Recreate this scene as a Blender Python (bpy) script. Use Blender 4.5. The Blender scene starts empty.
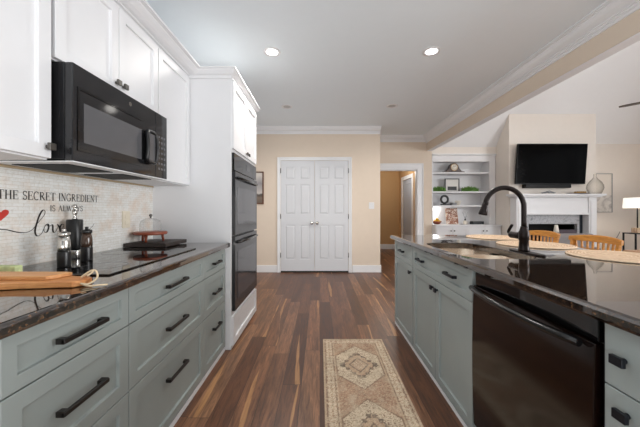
import bpy, bmesh, math, random
from mathutils import Vector, Matrix
random.seed(7)
PI = math.pi
SC = bpy.context.scene
COL = SC.collection
H = 1.17          # eye height of the photographer

# ---------------------------------------------------------------- camera
cd = bpy.data.cameras.new('camera'); cam = bpy.data.objects.new('camera', cd); COL.objects.link(cam)
cd.sensor_width = 36; cd.lens = 36*280/640; cd.shift_y = -3/640; cd.clip_start = .02
cam.location = (0, 0, H); cam.rotation_euler = (PI/2, 0, 0)
SC.camera = cam
SC.view_settings.view_transform = 'Standard'; SC.view_settings.look = 'None'
SC.view_settings.gamma = 1; SC.view_settings.use_curve_mapping = False
SC.view_settings.exposure = 0.0

# ---------------------------------------------------------------- world + lights
w = bpy.data.worlds.new('world'); SC.world = w; w.use_nodes = True
bg = w.node_tree.nodes['Background']; bg.inputs[0].default_value = (.86, .93, 1, 1); bg.inputs[1].default_value = .3

def light(name, kind, loc, rot, energy, color=(1, 1, 1), size=1, size_y=None, **kw):
    d = bpy.data.lights.new(name, kind); d.energy = energy; d.color = color
    if kind == 'AREA':
        d.size = size
        if 'spread' in kw: d.spread = math.radians(kw['spread'])
        if size_y: d.shape = 'RECTANGLE'; d.size_y = size_y
    elif kind == 'SPOT':
        d.spot_size = kw.get('spot', 2.2); d.spot_blend = .8; d.shadow_soft_size = size
    else: d.shadow_soft_size = size
    o = bpy.data.objects.new(name, d); COL.objects.link(o); o.location = loc; o.rotation_euler = rot
    return o
DAY = (.97, .985, 1)
light('living_side_daylight', 'AREA', (6.88, 3.2, 1.75), (PI/2, 0, PI/2), 16, DAY, 2.9, 1.9)
light('living_near_fill', 'AREA', (6.88, -.6, 1.7), (PI/2, 0, PI/2), 335, DAY, 2.9, 1.9)  # added fill from the right, outside an unseen window opening
light('kitchen_up_fill', 'AREA', (0.2, -2.1, .5), (PI*.79, 0, 0), 70, (.98, 1, 1), 2.4, .8, spread=150)  # added fill behind the camera, aimed up to brighten the kitchen ceiling
light('living_up_fill', 'AREA', (4.4, -1.0, .6), (PI*.85, 0, 0), 22, (.98, 1, 1), 2.6, 1.2, spread=130)  # second added fill, aimed up to brighten the living room
CANS = [(-.475, 2.77, 1), (1.10, 2.76, 1), (-.50, 4.23, 0), (1.08, 4.2, 0)]
for x, y, lit in CANS:
    light('ceiling_downlight', 'SPOT', (x, y, 2.69), (0, 0, 0), 58 if lit else 34, (1, .96, .9), .06, spot=2.7)  # far cans are unlit, yet each carries a weaker fill spot
light('bookcase_puck_light', 'POINT', (2.52, 6.12, 1.21), (0, 0, 0), 1.6, (1, .98, .92), .03)
light('hall_ceiling_glow', 'POINT', (1.75, 7.2, 2.2), (0, 0, 0), 17, (1, .97, .92), .15)

# ---------------------------------------------------------------- materials
def lin(c):
    r = []
    for v in c:
        v /= 255; r.append(v/12.92 if v <= .04045 else ((v+.055)/1.055)**2.4)
    return (*r, 1)

class NT:
    def __init__(s, name):
        s.m = bpy.data.materials.new(name); s.m.use_nodes = True; s.t = s.m.node_tree
        s.b = s.t.nodes['Principled BSDF']
    def n(s, kind, **kw):
        o = s.t.nodes.new(kind)
        for k, v in kw.items():
            if k.startswith('i_'):
                key = k[2:]; key = int(key) if key.isdigit() else key
                if hasattr(v, 'links') or isinstance(v, bpy.types.NodeSocket): s.t.links.new(v, o.inputs[key])
                else: o.inputs[key].default_value = v
            else: setattr(o, k, v)
        return o
    def link(s, a, b): s.t.links.new(a, b)
    def math(s, op, a, b=None, c=None, clamp=False):
        o = s.t.nodes.new('ShaderNodeMath'); o.operation = op; o.use_clamp = clamp
        for i, v in enumerate((a, b, c)):
            if v is None: continue
            if isinstance(v, bpy.types.NodeSocket): s.t.links.new(v, o.inputs[i])
            else: o.inputs[i].default_value = v
        return o.outputs[0]
    def mix(s, f, a, b, mode='MIX'):
        o = s.t.nodes.new('ShaderNodeMix'); o.data_type = 'RGBA'; o.blend_type = mode
        for i, v in ((0, f), (6, a), (7, b)):
            if isinstance(v, bpy.types.NodeSocket): s.t.links.new(v, o.inputs[i])
            else: o.inputs[i].default_value = v
        return o.outputs[2]
    def ramp(s, f, stops, interp='LINEAR'):
        o = s.t.nodes.new('ShaderNodeValToRGB'); o.color_ramp.interpolation = interp
        e = o.color_ramp.elements
        while len(e) < len(stops): e.new(.5)
        for el, (p, c) in zip(e, stops): el.position = p; el.color = c
        s.t.links.new(f, o.inputs[0]); return o.outputs[0]
    def coord(s, scale=(1, 1, 1), kind='Object'):
        tc = s.t.nodes.new('ShaderNodeTexCoord'); mp = s.t.nodes.new('ShaderNodeMapping')
        mp.inputs['Scale'].default_value = scale; s.t.links.new(tc.outputs[kind], mp.inputs[0]); return mp.outputs[0]
    def noise(s, vec, scale, detail=3, rough=.5, dist=0):
        o = s.t.nodes.new('ShaderNodeTexNoise'); s.t.links.new(vec, o.inputs['Vector'])
        o.inputs['Scale'].default_value = scale; o.inputs['Detail'].default_value = detail
        o.inputs['Roughness'].default_value = rough; o.inputs['Distortion'].default_value = dist
        return o.outputs['Fac']
    def bump(s, h, strength=.2, dist=.002):
        o = s.t.nodes.new('ShaderNodeBump'); o.inputs['Strength'].default_value = strength
        o.inputs['Distance'].default_value = dist; s.t.links.new(h, o.inputs['Height'])
        s.t.links.new(o.outputs[0], s.b.inputs['Normal'])
    def set(s, **kw):
        for k, v in kw.items():
            k = k.replace('_', ' ')
            if isinstance(v, bpy.types.NodeSocket): s.t.links.new(v, s.b.inputs[k])
            else: s.b.inputs[k].default_value = v

M = {}
def mat(name, c, rough=.5, metal=0, var=.04, scale=12, bump=0, **kw):
    t = NT(name); v = t.coord()
    f = t.noise(v, scale, 3)
    a = lin([min(255, x*(1+var)) for x in c]); b = lin([x*(1-var) for x in c])
    t.set(Base_Color=t.mix(f, a, b), Roughness=rough, Metallic=metal, **kw)
    if bump: t.bump(t.noise(v, 220, 4), bump)
    M[name] = t.m; return t.m

mat('ceiling_paint', (238, 246, 251), .9, var=.005, bump=.05)
mat('vault_paint', (232, 232, 233), .9, var=.005)
mat('white_paint', (228, 228, 230), .45, var=.006)
mat('door_paint', (212, 214, 218), .45, var=.006)
mat('trim_paint', (235, 236, 238), .4, var=.006)
mat('beige_wall', (224, 209, 192), .85, var=.01, bump=.05)
mat('cream_wall', (230, 223, 215), .85, var=.01, bump=.05)
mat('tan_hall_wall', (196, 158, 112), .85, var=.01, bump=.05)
mat('sage_paint', (150, 158, 156), .42, var=.02, scale=6)
mat('sage_shadow_gap', (52, 56, 50), .7)
mat('black_glass', (10, 10, 11), .04, IOR=1.6)
mat('black_enamel', (17, 17, 18), .18)
mat('cooktop_glass', (9, 9, 10), .03, IOR=1.9)
mat('smoked_window', (92, 92, 95), .08)
mat('microwave_black', (34, 34, 36), .07)
mat('oven_black', (40, 40, 42), .16)
mat('oven_window', (70, 70, 74), .08, IOR=1.6)
mat('bronze_pull', (44, 40, 38), .38, .6)
mat('pewter_knob', (104, 101, 97), .35, .9)
mat('oil_rubbed_bronze', (38, 32, 31), .33, .75)
mat('steel', (190, 188, 184), .22, 1, var=.03)
mat('sink_steel', (216, 196, 174), .26, .75, var=.03)
mat('grease_filter', (235, 236, 238), .4, 0)
mat('black_plastic', (18, 18, 20), .35)
mat('black_metal', (24, 27, 34), .4, .4)
mat('brown_glass', (72, 54, 44), .15)
mat('ivory_plastic', (226, 216, 196), .4)
mat('vinyl_black', (44, 38, 36), .6)
mat('vinyl_red', (200, 58, 48), .5)
mat('rope', (214, 192, 160), .8, bump=.4)
mat('dark_tray', (52, 42, 38), .5)
mat('red_wood', (136, 66, 42), .35)
mat('cream_ceramic', (228, 222, 210), .3)
mat('black_ceramic', (28, 28, 30), .35)
mat('grey_ceramic', (140, 142, 145), .5)
mat('dark_wood', (58, 38, 30), .35)
mat('leaf_green', (92, 136, 58), .6, var=.25, scale=40)
mat('lemon', (226, 176, 48), .45, var=.15, scale=20)
mat('beige_edge', (190, 168, 138), .6)
mat('tv_black', (7, 7, 8), .4, Specular_IOR_Level=.2)
mat('hall_door_paint', (176, 182, 192), .5, var=.006)
mat('grey_fabric', (128, 124, 124), .9, var=.06, bump=.4)
mat('lamp_shade_fabric', (242, 238, 232), .8, Emission_Color=(1, .93, .85, 1), Emission_Strength=.8)
mat('dark_board', (34, 36, 40), .5)
mat('paper_white', (226, 224, 220), .7)
mat('green_cloth', (190, 202, 150), .6, var=.25, scale=50)
mat('gold_bead', (176, 142, 92), .35, .5)
mat('tv_screen', (4, 4, 5), .16, Specular_IOR_Level=.04)
mat('navy_edge', (38, 48, 58), .4)
mat('firebox', (14, 13, 14), .7)
mat('ash_log', (92, 84, 92), .9)

t = NT('lit_lens'); t.set(Base_Color=(1, 1, 1, 1), Emission_Color=(1, .98, .95, 1), Emission_Strength=9.0); M['lit_lens'] = t.m
t = NT('unlit_lens'); t.set(Base_Color=lin((190, 190, 190)), Roughness=.4); M['unlit_lens'] = t.m
def thin_glass(name, tint, edge, blend):
    t = NT(name); lw = t.n('ShaderNodeLayerWeight', i_Blend=blend)
    tr = t.n('ShaderNodeBsdfTransparent', i_Color=tint)
    t.set(Base_Color=edge, Roughness=.03)
    mx = t.n('ShaderNodeMixShader'); t.link(lw.outputs['Facing'], mx.inputs[0]); t.link(tr.outputs[0], mx.inputs[1]); t.link(t.b.outputs[0], mx.inputs[2])
    t.link(mx.outputs[0], t.t.nodes['Material Output'].inputs[0]); M[name] = t.m
thin_glass('clear_glass', (.99, .99, .99, 1), (.45, .47, .48, 1), .16)
thin_glass('smoke_glass', (.96, .96, .95, 1), (.03, .025, .02, 1), .22)

# wood floor: planks along Y
def floor_mat():
    t = NT('walnut_plank_floor')
    tc = t.n('ShaderNodeTexCoord'); sp = t.n('ShaderNodeSeparateXYZ', i_0=tc.outputs['Object'])
    W, L = .125, 1.3
    xw = t.math('DIVIDE', sp.outputs[0], W); ix = t.math('FLOOR', xw); fx = t.math('FRACT', xw)
    wn = t.n('ShaderNodeTexWhiteNoise', noise_dimensions='1D', i_W=ix)
    yl = t.math('ADD', t.math('DIVIDE', sp.outputs[1], L), t.math('MULTIPLY', wn.outputs[0], 7.3))
    iy = t.math('FLOOR', yl); fy = t.math('FRACT', yl)
    cb = t.n('ShaderNodeCombineXYZ', i_0=ix, i_1=iy); wn2 = t.n('ShaderNodeTexWhiteNoise', noise_dimensions='2D', i_Vector=cb.outputs[0])
    pid = wn2.outputs[0]
    base = t.ramp(pid, [(0, lin((98, 62, 42))), (.35, lin((122, 80, 56))), (.65, lin((144, 98, 70))), (.9, lin((162, 115, 84))), (1, lin((176, 130, 96)))])
    off = t.n('ShaderNodeCombineXYZ', i_0=t.math('MULTIPLY', pid, 31.0), i_1=t.math('MULTIPLY', pid, 17.0), i_2=t.math('MULTIPLY', pid, 9.0))
    mp = t.n('ShaderNodeMapping', i_Scale=(1, .09, 1), i_0=tc.outputs['Object'])
    ad = t.n('ShaderNodeVectorMath', operation='ADD', i_0=mp.outputs[0], i_1=off.outputs[0])
    g1 = t.noise(ad.outputs[0], 52, 6, .72, .8)
    g2 = t.noise(ad.outputs[0], 9, 2, .5, 1.2)
    col = t.mix(t.ramp(g1, [(.36, (0, 0, 0, 1)), (.66, (1, 1, 1, 1))]), t.mix(.7, base, lin((44, 28, 21)), 'MIX'), base)
    col = t.mix(t.math('MULTIPLY', t.ramp(g2, [(.45, (0, 0, 0, 1)), (.7, (1, 1, 1, 1))]), .5), col, lin((62, 40, 33)))
    # blonde sapwood streaks meandering along some planks
    mp2 = t.n('ShaderNodeMapping', i_Scale=(.2, 1.0, 1), i_0=tc.outputs['Object'])
    ad2 = t.n('ShaderNodeVectorMath', operation='ADD', i_0=mp2.outputs[0], i_1=off.outputs[0])
    mz = t.noise(ad2.outputs[0], .5, 1, .3)
    cen = t.math('ADD', t.math('MULTIPLY', mz, 2.2), -.55)
    d = t.math('ABSOLUTE', t.math('SUBTRACT', fx, cen))
    wid = t.math('SUBTRACT', t.math('MULTIPLY', t.noise(ad2.outputs[0], 1.6, 2), .62), .23)
    st = t.math('MULTIPLY', t.math('SUBTRACT', wid, d), 26.0, clamp=True)
    pick = t.math('GREATER_THAN', t.n('ShaderNodeTexWhiteNoise', noise_dimensions='1D', i_W=t.math('MULTIPLY', pid, 53.0)).outputs[0], .66)
    st = t.math('MULTIPLY', t.math('MULTIPLY', st, pick), t.ramp(g1, [(.3, (.5, .5, .5, 1)), (.6, (1, 1, 1, 1))]))
    col = t.mix(t.math('MULTIPLY', st, .72), col, lin((190, 140, 92)))
    ex = t.math('LESS_THAN', t.math('MINIMUM', fx, t.math('SUBTRACT', 1.0, fx)), .014)
    ey = t.math('LESS_THAN', t.math('MINIMUM', fy, t.math('SUBTRACT', 1.0, fy)), .0016)
    e = t.math('MAXIMUM', ex, ey)
    col = t.mix(t.math('MULTIPLY', e, .65), col, lin((24, 16, 14)))
    t.set(Base_Color=col, Roughness=t.math('ADD', t.math('MULTIPLY', g1, .18), .26), Specular_IOR_Level=.42)
    t.bump(t.math('SUBTRACT', t.math('MULTIPLY', g1, .3), e), .15, .002)
    M['floor'] = t.m
floor_mat()

def granite(name, fleck):
    t = NT(name); v = t.coord()
    vo = t.n('ShaderNodeTexVoronoi', i_Scale=170); t.link(v, vo.inputs['Vector'])
    n = t.noise(v, 95, 5, .75); n2 = t.noise(v, 9, 3)
    c = t.ramp(n, [(.40, lin((18, 16, 15))), (.53, lin((44, 33, 27))), (.66, lin(fleck)), (.82, lin((176, 142, 102)))])
    c = t.mix(t.math('MULTIPLY', t.math('LESS_THAN', vo.outputs[0], .22), .6), c, lin((92, 72, 56)))
    c = t.mix(t.math('MULTIPLY', n2, .5), c, lin((22, 18, 17)))
    t.set(Base_Color=c, Roughness=.035, IOR=2.0, Coat_Weight=.6, Coat_Roughness=.02)
    M[name] = t.m
granite('granite', (124, 90, 60))

def wood(name, dark, light_, axis=0, rough=.4):
    t = NT(name); sc = [14, 14, 14]; sc[axis] = 1.2
    v = t.coord(tuple(sc)); n = t.noise(v, 4, 4, .6, 1.0)
    t.set(Base_Color=t.ramp(n, [(.3, lin(dark)), (.7, lin(light_))]), Roughness=rough); M[name] = t.m
wood('acacia_board', (176, 104, 54), (222, 160, 100), 0)
wood('maple_board', (196, 132, 76), (226, 170, 112), 0)
wood('honey_oak', (168, 104, 34), (214, 148, 60), 1, .35)
wood('table_wood', (150, 104, 74), (204, 164, 128), 1, .5)
wood('walnut_frame', (74, 44, 30), (116, 72, 48), 2)

def tile_mat():
    t = NT('travertine_mosaic'); tc = t.n('ShaderNodeTexCoord'); sp = t.n('ShaderNodeSeparateXYZ', i_0=tc.outputs['Object'])
    cb = t.n('ShaderNodeCombineXYZ', i_0=sp.outputs[1], i_1=sp.outputs[2])
    br = t.n('ShaderNodeTexBrick', i_Vector=cb.outputs[0], i_Scale=1.0)
    br.inputs['Brick Width'].default_value = .05; br.inputs['Row Height'].default_value = .0165
    br.inputs['Mortar Size'].default_value = .0011; br.inputs['Bias'].default_value = .1
    br.inputs['Color1'].default_value = lin((240, 240, 238)); br.inputs['Color2'].default_value = lin((230, 229, 225)); br.inputs['Mortar'].default_value = lin((216, 210, 200))
    n = t.noise(tc.outputs['Object'], 7, 4, .6)
    c = t.mix(t.ramp(n, [(.48, (0, 0, 0, 1)), (.72, (.6, .6, .6, 1))]), br.outputs[0], lin((216, 186, 158)))
    n2 = t.noise(tc.outputs['Object'], 60, 4, .7)
    c = t.mix(t.math('MULTIPLY', t.ramp(n2, [(.5, (0, 0, 0, 1)), (.75, (1, 1, 1, 1))]), .35), c, lin((168, 160, 148)))
    t.set(Base_Color=c, Roughness=.45); t.bump(t.math('SUBTRACT', 1.0, br.outputs[1]), .3, .002); M['tile'] = t.m
tile_mat()

def marble():
    t = NT('grey_marble'); v = t.coord(); n = t.noise(v, 9, 6, .7, 2.0)
    t.set(Base_Color=t.ramp(n, [(.3, lin((120, 124, 130))), (.5, lin((196, 198, 202))), (.7, lin((150, 154, 160)))]), Roughness=.2); M['marble'] = t.m
marble()

def weave(name, a, b):
    t = NT(name); v = t.coord()
    wv = t.n('ShaderNodeTexWave', wave_type='RINGS', rings_direction='Z', i_Scale=22, i_Distortion=2.5); t.link(v, wv.inputs['Vector'])
    n = t.noise(v, 90, 3)
    f = t.math('MULTIPLY', wv.outputs['Fac'], n)
    t.set(Base_Color=t.ramp(f, [(.05, lin(b)), (.5, lin(a))]), Roughness=.85); t.bump(f, .5, .003); M[name] = t.m
weave('woven_seagrass', (236, 212, 184), (196, 160, 128))

def vcol(name, rough):
    t = NT(name); a = t.n('ShaderNodeVertexColor', layer_name='Col'); n = t.noise(t.coord(), 260, 3)
    c = t.mix(t.math('MULTIPLY', n, .22), a.outputs[0], lin((96, 74, 58)))
    t.set(Base_Color=c, Roughness=rough); t.bump(n, .5, .003); M[name] = t.m
vcol('rug_pile', .95)

def art(name, fn):
    t = NT(name); tc = t.n('ShaderNodeTexCoord'); fn(t, tc.outputs['Object']); M[name] = t.m
def landscape(t, v):
    sp = t.n('ShaderNodeSeparateXYZ', i_0=v); n = t.noise(v, 9, 4)
    z = t.math('ADD', sp.outputs[2], t.math('MULTIPLY', n, .12))
    t.set(Base_Color=t.ramp(z, [(.0, lin((84, 72, 64))), (.19, lin((128, 112, 98))), (.23, lin((70, 64, 62))), (.27, lin((206, 200, 194))), (.45, lin((150, 146, 148))), (.6, lin((214, 208, 200)))]), Roughness=.3)
art('moody_landscape', landscape)
def abstract(t, v):
    n = t.noise(v, 5, 5, .7, 1); sp = t.n('ShaderNodeSeparateXYZ', i_0=v)
    c = t.ramp(n, [(.42, lin((226, 222, 216))), (.6, lin((176, 172, 168)))])
    hi = t.math('GREATER_THAN', sp.outputs[2], .36)
    t.set(Base_Color=t.mix(hi, c, lin((224, 217, 208))), Roughness=.5)
art('abstract_print', abstract)
def foodart(t, v):
    n = t.noise(v, 22, 4, .6, 1.5)
    t.set(Base_Color=t.ramp(n, [(.4, lin((120, 66, 44))), (.5, lin((166, 112, 84))), (.56, lin((224, 212, 200)))]), Roughness=.5)
art('cookbook_cover', foodart)

# ---------------------------------------------------------------- mesh helpers
class MB:
    """collects shapes into one mesh (world coordinates unless the thing is authored round the origin)"""
    def __init__(s): s.v = []; s.f = []; s.smooth = []
    def add(s, vs, fs, smooth=False):
        b = len(s.v); s.v += [tuple(v) for v in vs]
        for f in fs: s.f.append([i+b for i in f]); s.smooth.append(smooth)
        return s
    def box(s, x0, x1, y0, y1, z0, z1):
        x0, x1 = sorted((x0, x1)); y0, y1 = sorted((y0, y1)); z0, z1 = sorted((z0, z1))
        v = [(x0, y0, z0), (x1, y0, z0), (x1, y1, z0), (x0, y1, z0), (x0, y0, z1), (x1, y0, z1), (x1, y1, z1), (x0, y1, z1)]
        return s.add(v, [(3, 2, 1, 0), (4, 5, 6, 7), (0, 1, 5, 4), (1, 2, 6, 5), (2, 3, 7, 6), (3, 0, 4, 7)])
    def prism(s, pts, axis, a, b):
        """polygon pts extruded along axis (0,1,2) from a to b"""
        n = len(pts)
        def P(p, t):
            if axis == 0: return (t, p[0], p[1])
            if axis == 1: return (p[0], t, p[1])
            return (p[0], p[1], t)
        v = [P(p, a) for p in pts] + [P(p, b) for p in pts]
        f = [list(range(n)), list(range(2*n-1, n-1, -1))] + [(i, (i+1) % n, n+(i+1) % n, n+i) for i in range(n)]
        return s.add(v, f)
    def lathe(s, prof, c=(0, 0, 0), seg=24, axis=2, smooth=True, close=True):
        v = []; f = []; n = len(prof)
        for k in range(seg):
            a = 2*PI*k/seg
            for r, z in prof:
                p = (r*math.cos(a), r*math.sin(a), z)
                if axis == 0: p = (p[2], p[0], p[1])
                if axis == 1: p = (p[0], p[2], p[1])
                v.append((p[0]+c[0], p[1]+c[1], p[2]+c[2]))
        for k in range(seg):
            k2 = (k+1) % seg
            for i in range(n-1): f.append((k*n+i, k2*n+i, k2*n+i+1, k*n+i+1))
        s.add(v, f, smooth)
        if close:
            b = len(s.v)-len(v)
            for i in (0, n-1):
                if prof[i][0] > 1e-5:
                    s.f.append([b+k*n+i for k in range(seg)]); s.smooth.append(False)
        return s
    def tube(s, pts, r, seg=10, smooth=True, caps=True):
        pts = [Vector(p) for p in pts]; n = len(pts)
        rs = r if isinstance(r, (list, tuple)) else [r]*n
        up = None; rings = []
        for i, p in enumerate(pts):
            d = (pts[min(i+1, n-1)]-pts[max(i-1, 0)]).normalized()
            if up is None:
                up = Vector((0, 0, 1)) if abs(d.z) < .9 else Vector((1, 0, 0))
            a = d.cross(up).normalized(); up = a.cross(d).normalized()
            rings += [p+(a*math.cos(2*PI*k/seg)+up*math.sin(2*PI*k/seg))*rs[i] for k in range(seg)]
        f = [(i*seg+k, i*seg+(k+1) % seg, (i+1)*seg+(k+1) % seg, (i+1)*seg+k) for i in range(n-1) for k in range(seg)]
        b = len(s.v); s.add(rings, f, smooth)
        if caps:
            s.f.append([b+k for k in range(seg)]); s.smooth.append(False)
            s.f.append([b+(n-1)*seg+k for k in range(seg)]); s.smooth.append(False)
        return s
    def beam(s, a, b, w, h, up=(0, 0, 1)):
        a = Vector(a); b = Vector(b); d = (b-a).normalized(); u = Vector(up)
        if abs(d.dot(u)) > .95: u = Vector((1, 0, 0))
        x = d.cross(u).normalized()*w/2; y = x.cross(d).normalized()*h/2
        v = [a-x-y, a+x-y, a+x+y, a-x+y, b-x-y, b+x-y, b+x+y, b-x+y]
        return s.add(v, [(3, 2, 1, 0), (4, 5, 6, 7), (0, 1, 5, 4), (1, 2, 6, 5), (2, 3, 7, 6), (3, 0, 4, 7)])
    def shaker(s, O, U, V, N, w, h, th=.02, fr=.055, rec=.012, sl=.0012):
        O, U, V, N = map(Vector, (O, U, V, N))
        def P(u, v, d): return O+U*u+V*v+N*d
        def R(m, d): return [P(m, m, d), P(w-m, m, d), P(w-m, h-m, d), P(m, h-m, d)]
        v = R(0, 0)+R(0, th)+R(fr, th)+R(fr+sl, th-rec)
        f = [(3, 2, 1, 0)]
        for k in range(3):
            a = 4*k
            f += [(a+i, a+(i+1) % 4, a+4+(i+1) % 4, a+4+i) for i in range(4)]
        f.append((12, 13, 14, 15)); return s.add(v, f)
    def sphere(s, c, r, seg=14, sz=1):
        n = 8; prof = [(max(r*math.sin(PI*i/n), 1e-6), -r*sz*math.cos(PI*i/n)) for i in range(n+1)]
        return s.lathe(prof, c, seg, close=False)

def wpos(o):
    p = Vector((0, 0, 0))
    while o: p += Vector(o.location); o = o.parent
    return p
def obj(name, mb, m, parent=None, loc=None, bevel=0, seg=2, label=None):
    base = wpos(parent) if parent else Vector((0, 0, 0))
    l = Vector(loc) if loc is not None else Vector((0, 0, 0))
    me = bpy.data.meshes.new(name)
    me.from_pydata([(v[0]-base.x-l.x, v[1]-base.y-l.y, v[2]-base.z-l.z) for v in mb.v], [], mb.f)
    me.polygons.foreach_set('use_smooth', mb.smooth)
    bm = bmesh.new(); bm.from_mesh(me); bmesh.ops.remove_doubles(bm, verts=bm.verts, dist=1e-6)
    bmesh.ops.recalc_face_normals(bm, faces=bm.faces); bm.to_mesh(me); bm.free()
    me.materials.append(M[m] if isinstance(m, str) else m)
    o = bpy.data.objects.new(name, me); COL.objects.link(o); o.location = l
    if parent: o.parent = parent
    if bevel:
        b = o.modifiers.new('bevel', 'BEVEL'); b.width = bevel; b.segments = seg; b.limit_method = 'ANGLE'; b.angle_limit = .6
    if label: o['label'] = label
    return o
def tag(o, label, cat, group=None):
    o['label'] = label; o['category'] = cat
    if group: o['group'] = group
    return o
def thing(name, label, cat, loc=(0, 0, 0), group=None):
    o = bpy.data.objects.new(name, None); COL.objects.link(o); o.location = loc
    o.empty_display_size = .1
    return tag(o, label, cat, group)
def struct(name, mb, m, bevel=0, parent=None):
    o = obj(name, mb, m, parent, bevel=bevel)
    if not parent: o['kind'] = 'structure'
    return o
def dup(root, loc, label, group=None, rotz=None):
    r = root.copy(); COL.objects.link(r); r.location = loc; r['label'] = label
    if rotz is not None: r.rotation_euler.z = rotz
    if group: r['group'] = group
    def rec(src, dst):
        for ch in list(src.children):
            c = ch.copy(); COL.objects.link(c); c.parent = dst; rec(ch, c)
    rec(root, r); return r

# ================================================================ STRUCTURE
XL = -1.41; YB = 5.30; YH = 5.92; XR = 6.75; YR = -2.5; CZ = 2.74
BX0, BX1, BZ = 2.25, 2.36, 2.43         # beam between kitchen and living room
struct('floor', MB().box(XL-.1, XR+.1, YR-.1, 9.0, -.08, 0), 'floor')
struct('ceiling', MB().box(XL-.1, BX1, YR-.1, YB+.1, CZ, CZ+.1).box(1.14, BX1, YB+.1, YH+.1, CZ, CZ+.1), 'ceiling_paint')
# vaulted living room ceiling: flat, then falling to the fireplace wall
zf = lambda y: 2.512+1.36*(YH-y)
yk = YH-(4.1-2.512)/1.36
o = MB(); o.prism([(YR-.1, 4.1), (yk, 4.1), (6.4, zf(6.4)), (6.4, zf(6.4)+.15), (yk, 4.25), (YR-.1, 4.25)], 0, BX1-.1, XR+.1)
struct('ceiling_living', o, 'vault_paint')
struct('wall_left', MB().box(XL-.1, XL, YR-.1, YB+.1, 0, CZ), 'white_paint')
struct('wall_back', MB().box(XL, 1.14, YB, YB+.1, 0, CZ), 'beige_wall')
struct('wall_return', MB().box(1.04, 1.14, YB+.1, YH+.1, 0, CZ), 'beige_wall')
# wall with the hall opening
struct('wall_hall', MB().box(1.14, 1.25, YH, YH+.1, 0, CZ).box(1.25, 2.05, YH, YH+.1, 2.03, CZ).box(2.05, BX1+.005, YH, YH+.1, 0, CZ), 'beige_wall')
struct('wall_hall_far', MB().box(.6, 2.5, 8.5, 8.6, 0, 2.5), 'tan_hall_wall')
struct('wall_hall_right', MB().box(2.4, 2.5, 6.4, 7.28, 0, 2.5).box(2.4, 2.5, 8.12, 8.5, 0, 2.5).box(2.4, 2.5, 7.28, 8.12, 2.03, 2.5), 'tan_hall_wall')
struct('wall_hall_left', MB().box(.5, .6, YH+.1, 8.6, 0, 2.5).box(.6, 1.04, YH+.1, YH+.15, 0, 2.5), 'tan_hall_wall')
struct('ceiling_hall', MB().box(.5, 2.5, YH+.1, 8.6, 2.5, 2.6), 'ceiling_paint')
struct('wall_beam', MB().box(BX0, BX1, YR, YH, BZ, CZ), 'beige_wall', bevel=.004)
struct('trim_11', MB().box(BX0+.006, BX1-.002, YR, YH-.001, BZ-.006, BZ-.0005), 'trim_paint')
struct('wall_living_upper', MB().box(BX1-.1, BX1, YR, YH+.1, CZ+.1, 4.1), 'cream_wall')
# fireplace wall, chimney breast
BKX0, BKX1, BKZ = 2.37, 3.71, 2.365
struct('wall_fireplace', MB().box(BX1+.005, 3.72, YH, YH+.1, BKZ, 2.7).box(3.72, 5.44, YH, YH+.1, 0, 2.7).box(5.44, XR, YH-.04, YH+.1, 0, 2.7).box(BX1+.1, 3.72, 6.27, 6.35, 0, BKZ+.1).box(BX1, BX1+.008, YH+.1, 6.27, 0, 2.5), 'cream_wall')
ch = MB()
YC, CX0, CX1 = 5.51, 3.72, 5.43
fx0, fx1, fz = 4.06, 5.01, .91
ch.box(CX0, fx0, YC, YH, 0, 3.6).box(fx1, CX1, YC, YH, 0, 3.6).box(fx0, fx1, YC, YH, fz, 3.6)
struct('wall_chimney', ch, 'cream_wall')
struct('wall_right', MB().box(XR, XR+.1, YR, -2.1, 0, 4.1).box(XR, XR+.1, .9, 1.7, 0, 4.1).box(XR, XR+.1, -2.1, .9, 0, .7).box(XR, XR+.1, -2.1, .9, 2.7, 4.1).box(XR, XR+.1, 4.7, 6.0, 0, 4.1).box(XR, XR+.1, 1.7, 4.7, 0, .75).box(XR, XR+.1, 1.7, 4.7, 2.75, 4.1), 'cream_wall')
wf = MB()
for a, b in ((1.7, 1.78), (3.16, 3.24), (4.62, 4.7)): wf.box(XR, XR+.1, a, b, .75, 2.75)
wf.box(XR, XR+.1, 1.7, 4.7, .75, .83).box(XR, XR+.1, 1.7, 4.7, 2.67, 2.75)
struct('window_1', wf, 'trim_paint')
wf = MB()
for a, b in ((-2.1, -2.02), (-.64, -.56), (.82, .9)): wf.box(XR, XR+.1, a, b, .7, 2.7)
wf.box(XR, XR+.1, -2.1, .9, .7, .78).box(XR, XR+.1, -2.1, .9, 2.62, 2.7)
struct('window_added', wf, 'trim_paint')  # unseen window, added as an opening for the near fill light
# wall behind the camera with two wide window openings
struct('wall_rear', MB().box(XL, -1.15, YR-.1, YR, 0, CZ).box(1.85, 2.85, YR-.1, YR, 0, CZ).box(6.35, XR, YR-.1, YR, 0, 4.1)
       .box(-1.15, 1.85, YR-.1, YR, 0, .4).box(-1.15, 1.85, YR-.1, YR, 2.5, CZ).box(2.85, 6.35, YR-.1, YR, 0, .3).box(2.85, 6.35, YR-.1, YR, 2.85, 4.1), 'beige_wall')

# baseboards
def board(name, pts): struct(name, pts, 'trim_paint', bevel=.004)
board('baseboard_back', MB().box(XL, -.80, YB-.016, YB, 0, .135).box(.61, 1.14, YB-.016, YB, 0, .135).box(1.14, 1.156, YB-.016, YH, 0, .135))
board('baseboard_hall', MB().box(.6, 2.4, 8.484, 8.5, 0, .15))
board('baseboard_living', MB().box(5.44, XR, YH-.056, YH-.04, 0, .135))
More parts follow.
